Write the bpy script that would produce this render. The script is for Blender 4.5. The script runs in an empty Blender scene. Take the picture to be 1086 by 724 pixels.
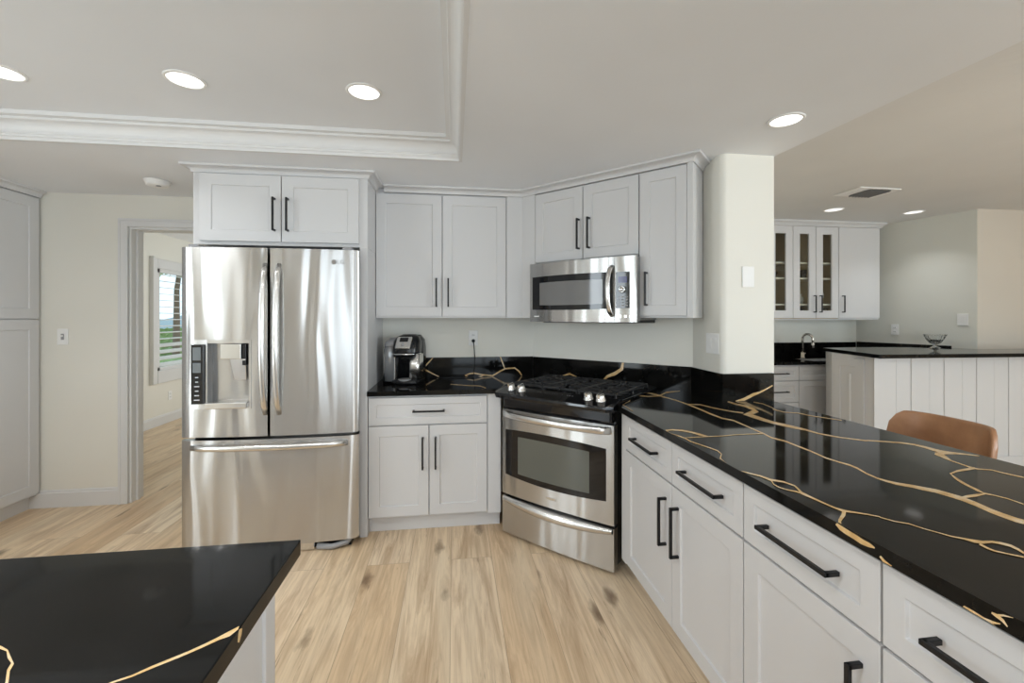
import bpy, bmesh, math, random
from mathutils import Vector, Matrix
random.seed(7)
S = bpy.context.scene
COL = S.collection
PI = math.pi
R2 = math.sqrt(2.0)

# ------------------------------------------------------------------ camera, world, daylight, exposure
cam_d = bpy.data.cameras.new('camera')
cam = bpy.data.objects.new('camera', cam_d); COL.objects.link(cam)
cam.location = (0, 0, 1.372)
cam.rotation_euler = (PI/2, 0, -math.radians(7.65))
cam_d.sensor_width = 36.0
cam_d.lens = 458.0/1086*36
cam_d.shift_y = -25.0/1086
cam_d.clip_start = 0.02
S.camera = cam
S.view_settings.view_transform = 'Standard'
S.view_settings.look = 'None'
S.view_settings.gamma = 1.0
S.view_settings.use_curve_mapping = False
S.view_settings.exposure = -0.22
S.cycles.diffuse_bounces = 8

W = bpy.data.worlds.new('sky'); S.world = W; W.use_nodes = True
WN = W.node_tree.nodes; WL = W.node_tree.links
bg = WN['Background']
bg.inputs['Color'].default_value = (0.72, 0.86, 1.0, 1)
bg.inputs['Strength'].default_value = 2.2

def area_light(name, loc, rot, sx, sy, power, color=(1, 1, 1), spread=PI):
    d = bpy.data.lights.new(name, 'AREA'); d.shape = 'RECTANGLE'
    d.size = sx; d.size_y = sy; d.energy = power; d.color = color; d.spread = spread
    o = bpy.data.objects.new(name, d); COL.objects.link(o)
    o.location = loc; o.rotation_euler = rot
    return o
# fill lamps for three assumed, unseen windows behind the camera (facing +y)
DAY = 24.0
ADDED_BACK_WINDOWS = [(-1.1, 1.0), (0.7, 1.5), (3.4, 2.4)]
ADDED_SIDE_WINDOWS = [-.10, .75]      # centre y of two unseen windows added to the left wall for fill      # centre x, width
for cx_, w_ in ADDED_BACK_WINDOWS:
    area_light('window_daylight', (cx_, -3.52, 1.25), (PI/2, 0, 0), w_ - .1, 1.9, DAY*w_*(.33 if cx_ > 2 else 1.0), (.86, .95, 1.0))
area_light('window_daylight', (7.42, -2.1, 1.3), (PI/2, 0, PI/2), 2.1, 1.9, 190, (.86, .95, 1.0))  # fill lamp at a window added out of view, outer right wall
for cy_ in ADDED_SIDE_WINDOWS:
    area_light('window_daylight', (-3.68, cy_, 1.32), (PI/2, 0, -PI/2), .40, 1.8, 22, (.86, .95, 1.0))  # side fill, added to even out the light from the left
DOWN = 6.6          # watts per added tray downlight

# ------------------------------------------------------------------ materials
def mat(name, color=(.8, .8, .8), rough=.5, metal=0.0, spec=.5, coat=0.0, emit=None, estr=0.0, trans=0.0, ior=1.45):
    m = bpy.data.materials.new(name); m.use_nodes = True
    b = m.node_tree.nodes['Principled BSDF']
    b.inputs['Base Color'].default_value = (*color, 1)
    b.inputs['Roughness'].default_value = rough
    b.inputs['Metallic'].default_value = metal
    b.inputs['Specular IOR Level'].default_value = spec
    b.inputs['Coat Weight'].default_value = coat
    b.inputs['Transmission Weight'].default_value = trans
    b.inputs['IOR'].default_value = ior
    if emit:
        b.inputs['Emission Color'].default_value = (*emit, 1); b.inputs['Emission Strength'].default_value = estr
    return m
def nodes(m): return m.node_tree.nodes, m.node_tree.links, m.node_tree.nodes['Principled BSDF']
def coords(m, scale=(1, 1, 1), kind='Object', rot=(0, 0, 0)):
    n, l, b = nodes(m)
    t = n.new('ShaderNodeTexCoord'); mp = n.new('ShaderNodeMapping')
    mp.inputs['Scale'].default_value = scale; mp.inputs['Rotation'].default_value = rot
    l.new(t.outputs[kind], mp.inputs['Vector'])
    return mp.outputs['Vector']
def noise(m, vec, scale, detail=3, rough=.5, dist=0.0):
    n, l, b = nodes(m); t = n.new('ShaderNodeTexNoise')
    t.inputs['Scale'].default_value = scale; t.inputs['Detail'].default_value = detail
    t.inputs['Roughness'].default_value = rough; t.inputs['Distortion'].default_value = dist
    l.new(vec, t.inputs['Vector']); return t.outputs['Fac']
def bump(m, h, strength, dist=.01):
    n, l, b = nodes(m); t = n.new('ShaderNodeBump')
    t.inputs['Strength'].default_value = strength; t.inputs['Distance'].default_value = dist
    l.new(h, t.inputs['Height']); l.new(t.outputs['Normal'], b.inputs['Normal'])
def ramp(m, fac, stops):
    n, l, b = nodes(m); t = n.new('ShaderNodeValToRGB'); e = t.color_ramp.elements
    e[0].position, e[0].color = stops[0][0], (*stops[0][1], 1)
    e[1].position, e[1].color = stops[-1][0], (*stops[-1][1], 1)
    for p, c in stops[1:-1]:
        k = e.new(p); k.color = (*c, 1)
    l.new(fac, t.inputs['Fac']); return t.outputs['Color']
def mix(m, a, b_, fac, mode='MIX'):
    n, l, b = nodes(m); t = n.new('ShaderNodeMix'); t.data_type = 'RGBA'; t.blend_type = mode
    for v, s in ((fac, 0), (a, 6), (b_, 7)):
        if hasattr(v, 'is_linked'): l.new(v, t.inputs[s])
        elif s == 0: t.inputs[0].default_value = v
        else: t.inputs[s].default_value = (*v, 1)
    return t.outputs[2]
def math_n(m, op, a, b_=0.0, clamp=False):
    n, l, b = nodes(m); t = n.new('ShaderNodeMath'); t.operation = op; t.use_clamp = clamp
    for v, s in ((a, 0), (b_, 1)):
        if hasattr(v, 'is_linked'): l.new(v, t.inputs[s])
        else: t.inputs[s].default_value = v
    return t.outputs[0]

M = {}
M['cabinet'] = mat('white_cabinet_paint', (.615, .612, .615), .38)
M['trim'] = mat('white_trim_paint', (.72, .72, .72), .4)
def painted(name, color, rough, tex, bstr):
    m = mat(name, color, rough); v = coords(m, kind='Object')
    f = noise(m, v, 1.3, 2)
    c = ramp(m, f, [(.3, tuple(x*.97 for x in color)), (.7, tuple(min(1, x*1.03) for x in color))])
    m.node_tree.links.new(c, nodes(m)[2].inputs['Base Color'])
    bump(m, noise(m, v, tex, 4), bstr, .004); return m
M['wall'] = painted('warm_wall_paint', (.80, .785, .72), .55, 90, .08)
M['wall_bar'] = painted('pale_green_wall_paint', (.74, .74, .68), .55, 90, .08)
M['wall_beige'] = painted('beige_wall_paint', (.60, .55, .48), .6, 90, .08)
M['ceiling'] = painted('ceiling_paint', (.82, .84, .87), .7, 70, .08)
M['ceiling_tex'] = painted('textured_ceiling_paint', (.76, .765, .765), .8, 22, .45)
M['plastic'] = mat('white_plastic', (.88, .88, .87), .35)
M['black_metal'] = mat('matte_black_metal', (.012, .012, .013), .38, .3)
M['black_plastic'] = mat('black_plastic', (.012, .012, .013), .25)
M['black_gloss'] = mat('black_gloss_glass', (.006, .006, .007), .05, 0, .6)
M['iron'] = mat('cast_iron', (.02, .02, .021), .5)
M['dark_gap'] = mat('dark_shadow_gap', (.03, .03, .03), .6)
M['grey_plastic'] = mat('grey_plastic', (.30, .30, .31), .4)
M['silver'] = mat('satin_silver', (.72, .71, .69), .25, 1.0)
M['chrome'] = mat('chrome', (.8, .8, .8), .08, 1.0)
M['emblem'] = mat('dark_chrome_emblem', (.28, .27, .26), .25, 1.0)
M['nickel'] = mat('brushed_nickel', (.6, .57, .52), .25, 1.0)
M['button_mark'] = mat('pale_button_print', (.55, .57, .6), .5)
M['display'] = mat('blue_display', (.02, .02, .05), .1, emit=(.12, .12, .35), estr=.25)
M['display_grey'] = mat('grey_display', (.16, .18, .19), .15)

def steel(name, base, rough, wav, axis):
    m = mat(name, base, rough, 1.0); n, l, b = nodes(m)
    b.inputs['Roughness'].default_value = rough
    v2 = coords(m, (6.5, 6.5, .8)); h = noise(m, v2, 1.0, 1.0, .4, .3)
    bump(m, h, wav, .05)
    b.inputs['Anisotropic'].default_value = .95; b.inputs['Anisotropic Rotation'].default_value = .25
    tg = n.new('ShaderNodeTangent'); tg.direction_type = 'RADIAL'; tg.axis = 'Z'; l.new(tg.outputs[0], b.inputs['Tangent'])
    return m
M['steel'] = steel('brushed_stainless_steel', (.57, .565, .555), .27, .5, 'h')
M['steel_flat'] = steel('stainless_steel', (.57, .565, .555), .27, .25, 'h')
M['steel_side'] = mat('grey_appliance_side', (.25, .25, .25), .4, .6)

# black quartz with gold veins: slab material, vein material
m = M['quartz'] = mat('black_quartz', (.006, .006, .0055), .06, 0, .19)
v = coords(m, kind='Object'); f = noise(m, v, 9, 5, .6)
nodes(m)[1].new(ramp(m, f, [(.35, (.004, .004, .0035)), (.75, (.010, .0095, .009))]), nodes(m)[2].inputs['Base Color'])
m = M['vein'] = mat('gold_vein', (.62, .42, .20), .2, 0, .5)
v = coords(m, kind='Object'); f = noise(m, v, 25, 4, .6)
nodes(m)[1].new(ramp(m, f, [(.3, (.50, .30, .11)), (.5, (.66, .44, .20)), (.72, (.72, .60, .42))]), nodes(m)[2].inputs['Base Color'])

# leather
m = M['leather'] = mat('tan_leather', (.33, .16, .075), .38)
v = coords(m, kind='Object'); f = noise(m, v, 6, 4, .6)
nodes(m)[1].new(ramp(m, f, [(.3, (.27, .125, .058)), (.7, (.42, .215, .105))]), nodes(m)[2].inputs['Base Color'])
bump(m, noise(m, v, 160, 3), .15, .002)

# oak plank floor: planks run along +y, 0.23 m wide
m = M['floor'] = mat('oak_plank_floor', (.6, .45, .3), .36)
n, l, b = nodes(m)
tc = n.new('ShaderNodeTexCoord'); sx = n.new('ShaderNodeSeparateXYZ'); l.new(tc.outputs['Object'], sx.inputs[0])
cb = n.new('ShaderNodeCombineXYZ')
l.new(sx.outputs['Y'], cb.inputs['X']); l.new(math_n(m, 'ADD', sx.outputs['X'], .016+.23*40), cb.inputs['Y'])
br = n.new('ShaderNodeTexBrick'); l.new(cb.outputs[0], br.inputs['Vector'])
br.offset = .37; br.inputs['Scale'].default_value = 1.0
br.inputs['Brick Width'].default_value = 1.52; br.inputs['Row Height'].default_value = .23
br.inputs['Mortar Size'].default_value = .0012; br.inputs['Mortar Smooth'].default_value = .1
br.inputs['Color1'].default_value = (0, 0, 0, 1); br.inputs['Color2'].default_value = (1, 1, 1, 1)
br.inputs['Mortar'].default_value = (.5, .5, .5, 1)
sp = n.new('ShaderNodeSeparateColor'); l.new(br.outputs['Color'], sp.inputs[0]); tone = sp.outputs[0]
# grain coordinates, shifted plank by plank
gx = math_n(m, 'ADD', sx.outputs['X'], math_n(m, 'MULTIPLY', tone, 13.7))
gy = math_n(m, 'ADD', sx.outputs['Y'], math_n(m, 'MULTIPLY', tone, 31.3))
def gvec(ax, ay):
    c = n.new('ShaderNodeCombineXYZ'); l.new(math_n(m, 'MULTIPLY', gx, ax), c.inputs['X']); l.new(math_n(m, 'MULTIPLY', gy, ay), c.inputs['Y'])
    return c.outputs[0]
base = ramp(m, tone, [(.0, (.68, .48, .29)), (.3, (.76, .575, .37)), (.55, (.82, .655, .455)), (.8, (.72, .53, .34)), (1, (.84, .69, .50))])
g1 = noise(m, gvec(9, .9), 1.6, 5, .62, 1.2)
c1 = mix(m, base, (.40, .25, .135), math_n(m, 'MULTIPLY', ramp(m, g1, [(.42, (0, 0, 0)), (.74, (1, 1, 1))]), .85))
g2 = noise(m, gvec(60, 2.2), 1.5, 3, .6, .3)
c2 = mix(m, c1, (.46, .31, .18), math_n(m, 'MULTIPLY', ramp(m, g2, [(.48, (0, 0, 0)), (.7, (1, 1, 1))]), .5))
g3 = noise(m, gvec(5, .6), 1.1, 3, .5, .5)
c2 = mix(m, c2, (.80, .68, .50), math_n(m, 'MULTIPLY', ramp(m, g3, [(.5, (0, 0, 0)), (.75, (1, 1, 1))]), .5))
vo = n.new('ShaderNodeTexVoronoi'); vo.inputs['Scale'].default_value = 1.0; vo.inputs['Randomness'].default_value = 1.0
dv = n.new('ShaderNodeVectorMath'); dv.operation = 'ADD'
nz = n.new('ShaderNodeTexNoise'); nz.inputs['Scale'].default_value = 6.0; nz.inputs['Detail'].default_value = 3.0; l.new(gvec(4.8, 1.9), nz.inputs['Vector'])
sc_ = n.new('ShaderNodeVectorMath'); sc_.operation = 'SCALE'; sc_.inputs['Scale'].default_value = .22; l.new(nz.outputs['Color'], sc_.inputs[0])
l.new(gvec(4.8, 1.9), dv.inputs[0]); l.new(sc_.outputs[0], dv.inputs[1]); l.new(dv.outputs[0], vo.inputs['Vector'])
kn = ramp(m, vo.outputs['Distance'], [(.03, (1, 1, 1)), (.09, (.75, .75, .75)), (.19, (0, 0, 0))])
c3 = mix(m, c2, (.15, .085, .042), math_n(m, 'MULTIPLY', kn, .85))
g4 = noise(m, gvec(16, .8), 1.9, 4, .7, 1.6)
c3 = mix(m, c3, (.24, .15, .085), math_n(m, 'MULTIPLY', ramp(m, g4, [(.62, (0, 0, 0)), (.74, (1, 1, 1))]), .75))
c4 = mix(m, c3, (.30, .20, .12), math_n(m, 'MULTIPLY', br.outputs['Fac'], .7))
l.new(c4, b.inputs['Base Color'])
bump(m, math_n(m, 'SUBTRACT', g2, math_n(m, 'MULTIPLY', br.outputs['Fac'], 1.5)), .06, .003)

def glass(name, tint, alpha):
    m = bpy.data.materials.new(name); m.use_nodes = True; n = m.node_tree.nodes; l = m.node_tree.links
    n.remove(n['Principled BSDF']); o = n['Material Output']
    t = n.new('ShaderNodeBsdfTransparent'); t.inputs[0].default_value = (*tint, 1)
    g = n.new('ShaderNodeBsdfGlossy'); g.inputs['Roughness'].default_value = .02
    x = n.new('ShaderNodeMixShader'); fr = n.new('ShaderNodeFresnel'); fr.inputs[0].default_value = 1.5
    ad = n.new('ShaderNodeMath'); ad.operation = 'ADD'; ad.use_clamp = True; ad.inputs[1].default_value = alpha
    ge = n.new('ShaderNodeNewGeometry'); iv = n.new('ShaderNodeMath'); iv.operation = 'SUBTRACT'; iv.inputs[0].default_value = 1.0
    l.new(ge.outputs['Backfacing'], iv.inputs[1]); ml = n.new('ShaderNodeMath'); ml.operation = 'MULTIPLY'
    l.new(fr.outputs[0], ml.inputs[0]); l.new(iv.outputs[0], ml.inputs[1])
    l.new(ml.outputs[0], ad.inputs[0]); l.new(ad.outputs[0], x.inputs[0])
    l.new(t.outputs[0], x.inputs[1]); l.new(g.outputs[0], x.inputs[2]); l.new(x.outputs[0], o.inputs[0])
    return m
M['pane'] = glass('clear_pane', (.93, .95, .94), .0)
M['crystal'] = mat('cut_crystal', (.95, .96, .96), .03, 0, .5, trans=1.0, ior=1.5)
M['oven_glass'] = mat('oven_window_glass', (.11, .115, .10), .06, 0, .6)
M['micro_glass'] = mat('microwave_window_glass', (.18, .18, .18), .07, 0, .7)
M['cab_inside'] = mat('cabinet_interior', (.46, .36, .22), .6)
M['shelf'] = mat('pale_shelf', (.72, .66, .55), .5)
M['lamp'] = mat('lit_lens', (1, 1, 1), .5, emit=(1, .98, .95), estr=2.6)
M['lamp_dim'] = mat('lit_lens_dim', (1, 1, 1), .5, emit=(1, .98, .95), estr=1.2)
M['tank'] = mat('smoky_tank', (.27, .275, .28), .15, .3, .6, coat=.5)
M['leaf'] = mat('leaf_green', (.22, .33, .12), .6)
M['bark'] = mat('bark', (.12, .08, .05), .8)
M['lawn'] = mat('dry_grass', (.42, .44, .22), .9)
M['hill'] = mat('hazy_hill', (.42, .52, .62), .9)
M['ceramic'] = mat('pale_ceramic', (.7, .68, .62), .3)

# ------------------------------------------------------------------ mesh helpers
class MB:
    def __init__(s): s.v = []; s.f = []; s.mi = []; s.sm = []
    def add(s, verts, faces, mi=0, smooth=False, mx=None):
        o = len(s.v)
        s.v += [tuple(mx @ Vector(p)) if mx else tuple(p) for p in verts]
        s.f += [tuple(o+i for i in f) for f in faces]
        s.mi += [mi]*len(faces); s.sm += [smooth]*len(faces)
        return s
    def box(s, x0, x1, y0, y1, z0, z1, mi=0, mx=None):
        return s.add([(x0, y0, z0), (x1, y0, z0), (x1, y1, z0), (x0, y1, z0), (x0, y0, z1), (x1, y0, z1), (x1, y1, z1), (x0, y1, z1)],
                     [(3, 2, 1, 0), (4, 5, 6, 7), (0, 1, 5, 4), (1, 2, 6, 5), (2, 3, 7, 6), (3, 0, 4, 7)], mi, False, mx)
    def prism(s, poly, z0, z1, mi=0, mx=None):      # poly counter-clockwise from above
        n = len(poly)
        return s.add([(x, y, z0) for x, y in poly]+[(x, y, z1) for x, y in poly],
                     [tuple(range(n-1, -1, -1)), tuple(range(n, 2*n))]+[(i, (i+1) % n, n+(i+1) % n, n+i) for i in range(n)], mi, False, mx)
    def lathe(s, prof, seg=32, mi=0, mx=None, smooth=True):   # prof [(r, z)] bottom to top
        vs = []; fs = []; n = len(prof)
        for r, z in prof:
            for k in range(seg):
                a = 2*PI*k/seg; vs.append((r*math.cos(a), r*math.sin(a), z))
        for i in range(n-1):
            for k in range(seg):
                k2 = (k+1) % seg; fs.append((i*seg+k, i*seg+k2, (i+1)*seg+k2, (i+1)*seg+k))
        if prof[0][0] > 1e-6: fs.append(tuple(range(seg-1, -1, -1)))
        if prof[-1][0] > 1e-6: fs.append(tuple(range((n-1)*seg, n*seg)))
        return s.add(vs, fs, mi, smooth, mx)
    def cyl(s, p0, p1, r0, r1=None, seg=20, mi=0, smooth=True):
        r1 = r0 if r1 is None else r1
        p0 = Vector(p0); p1 = Vector(p1); d = p1-p0
        mx = Matrix.Translation(p0) @ d.to_track_quat('Z', 'Y').to_matrix().to_4x4()
        return s.lathe([(r0, 0), (r1, d.length)], seg, mi, mx, smooth)
    def tube(s, pts, r, seg=10, mi=0, sx=1.0, sy=1.0, up=None):   # tube along a path; sx, sy squash the section
        pts = [Vector(p) for p in pts]; n = len(pts); vs = []; fs = []
        rr = r if hasattr(r, '__len__') else [r]*n
        for i, p in enumerate(pts):
            t = (pts[min(i+1, n-1)]-pts[max(i-1, 0)]).normalized()
            u = Vector(up) if up else (Vector((0, 0, 1)) if abs(t.z) < .9 else Vector((1, 0, 0)))
            a = t.cross(u).normalized(); c = a.cross(t).normalized()
            for k in range(seg):
                an = 2*PI*(k+.5)/seg; vs.append(p+a*math.cos(an)*rr[i]*sx+c*math.sin(an)*rr[i]*sy)
        for i in range(n-1):
            for k in range(seg):
                k2 = (k+1) % seg; fs.append((i*seg+k, i*seg+k2, (i+1)*seg+k2, (i+1)*seg+k))
        fs.append(tuple(range(seg-1, -1, -1))); fs.append(tuple(range((n-1)*seg, n*seg)))
        return s.add(vs, fs, mi, seg > 6)
    def sweep(s, prof, path, closed=False, mi=0):    # prof [(out, z)]; out is to the right of the path; mitred
        n = len(path); pts = [Vector((x, y)) for x, y in path]; vs = []; fs = []; k = len(prof)
        def nrm(a, b): d = (b-a).normalized(); return Vector((d.y, -d.x))
        for i, p in enumerate(pts):
            if closed or 0 < i < n-1:
                n0 = nrm(pts[(i-1) % n], p); n1 = nrm(p, pts[(i+1) % n]); q = (n0+n1); q = q/(q.dot(n1))
            elif i == 0: q = nrm(p, pts[1])
            else: q = nrm(pts[i-1], p)
            for o, z in prof: vs.append((p.x+q.x*o, p.y+q.y*o, z))
        for i in range(n if closed else n-1):
            j = (i+1) % n
            for a in range(k):
                b = (a+1) % k; fs.append((i*k+a, i*k+b, j*k+b, j*k+a))
        if not closed: fs.append(tuple(range(k-1, -1, -1))); fs.append(tuple(range((n-1)*k, n*k)))
        return s.add(vs, fs, mi)
    def grid(s, P, mi=0, smooth=True, thick=None):   # P[i][j] points
        ni = len(P); nj = len(P[0]); vs = [p for r in P for p in r]
        fs = [(i*nj+j, i*nj+j+1, (i+1)*nj+j+1, (i+1)*nj+j) for i in range(ni-1) for j in range(nj-1)]
        return s.add(vs, fs, mi, smooth)
    def shaker(s, x0, x1, z0, z1, yf, t=.02, rail=.058, dep=.007, mi=0, hole=False):
        # a recessed-panel door whose front is at y = yf, facing -y
        a = [(x0, z0), (x1, z0), (x1, z1), (x0, z1)]
        i_ = [(x0+rail, z0+rail), (x1-rail, z0+rail), (x1-rail, z1-rail), (x0+rail, z1-rail)]
        e = .003
        r_ = [(x+(e if k in (0, 3) else -e), z+(e if k in (0, 1) else -e)) for k, (x, z) in enumerate(i_)]
        vs = [(x, yf, z) for x, z in a]+[(x, yf, z) for x, z in i_]+[(x, yf+dep, z) for x, z in r_]+[(x, yf+t, z) for x, z in a]
        fs = [(k, (k+1) % 4, 4+(k+1) % 4, 4+k) for k in range(4)]+[(4+k, 4+(k+1) % 4, 8+(k+1) % 4, 8+k) for k in range(4)]
        fs += [(12+k, 12+(k+1) % 4, (k+1) % 4, k) for k in range(4)]
        if hole:
            vs += [(x, yf+t, z) for x, z in r_]
            fs += [(8+k, 8+(k+1) % 4, 16+(k+1) % 4, 16+k) for k in range(4)]+[(16+k, 16+(k+1) % 4, 12+(k+1) % 4, 12+k) for k in range(4)]
        else:
            fs += [(8, 9, 10, 11), (15, 14, 13, 12)]
        return s.add(vs, fs, mi)
    def build(s, name, mats, parent=None, bevel=0.0, seg=2, loc=None, subsurf=0):
        me = bpy.data.meshes.new(name); me.from_pydata(s.v, [], s.f)
        for mm in (mats if isinstance(mats, (list, tuple)) else [mats]): me.materials.append(mm)
        for p, mi, sm in zip(me.polygons, s.mi, s.sm): p.material_index = mi; p.use_smooth = sm
        bm = bmesh.new(); bm.from_mesh(me); bmesh.ops.recalc_face_normals(bm, faces=bm.faces) if not getattr(s, 'keep', False) else None
        bm.to_mesh(me); bm.free()
        o = bpy.data.objects.new(name, me); COL.objects.link(o)
        if parent: o.parent = parent
        if loc: o.location = loc
        if bevel:
            d = o.modifiers.new('bevel', 'BEVEL'); d.width = bevel; d.segments = seg; d.limit_method = 'ANGLE'; d.angle_limit = math.radians(40)
            d.harden_normals = False
        if subsurf:
            d = o.modifiers.new('subsurf', 'SUBSURF'); d.levels = subsurf; d.render_levels = subsurf
        return o
def tag(o, label, cat, group=None):
    o['label'] = label; o['category'] = cat
    if group: o['group'] = group
    return o
def thing(name, label, cat, loc=(0, 0, 0), rotz=0.0, group=None):
    o = bpy.data.objects.new(name, None); COL.objects.link(o)
    o.location = loc; o.rotation_euler = (0, 0, rotz); o.empty_display_size = .1
    return tag(o, label, cat, group)
def struct(o): o['kind'] = 'structure'; return o
def text_mesh(name, body, size, material, parent, loc, rot, extrude=.0006, align='CENTER'):
    c = bpy.data.curves.new(name+'_curve', 'FONT'); c.body = body; c.size = size; c.extrude = extrude
    c.align_x = align; c.align_y = 'CENTER'
    t = bpy.data.objects.new(name+'_tmp', c); COL.objects.link(t)
    dg = bpy.context.evaluated_depsgraph_get()
    me = bpy.data.meshes.new_from_object(t.evaluated_get(dg))
    COL.objects.unlink(t); bpy.data.objects.remove(t)
    me.materials.clear(); me.materials.append(material)
    o = bpy.data.objects.new(name, me); COL.objects.link(o)
    o.parent = parent; o.location = loc; o.rotation_euler = rot
    return o
def copy_tree(o, parent=None):
    c = o.copy(); COL.objects.link(c)
    if parent: c.parent = parent
    for ch in list(o.children): copy_tree(ch, c)
    return c
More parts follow.
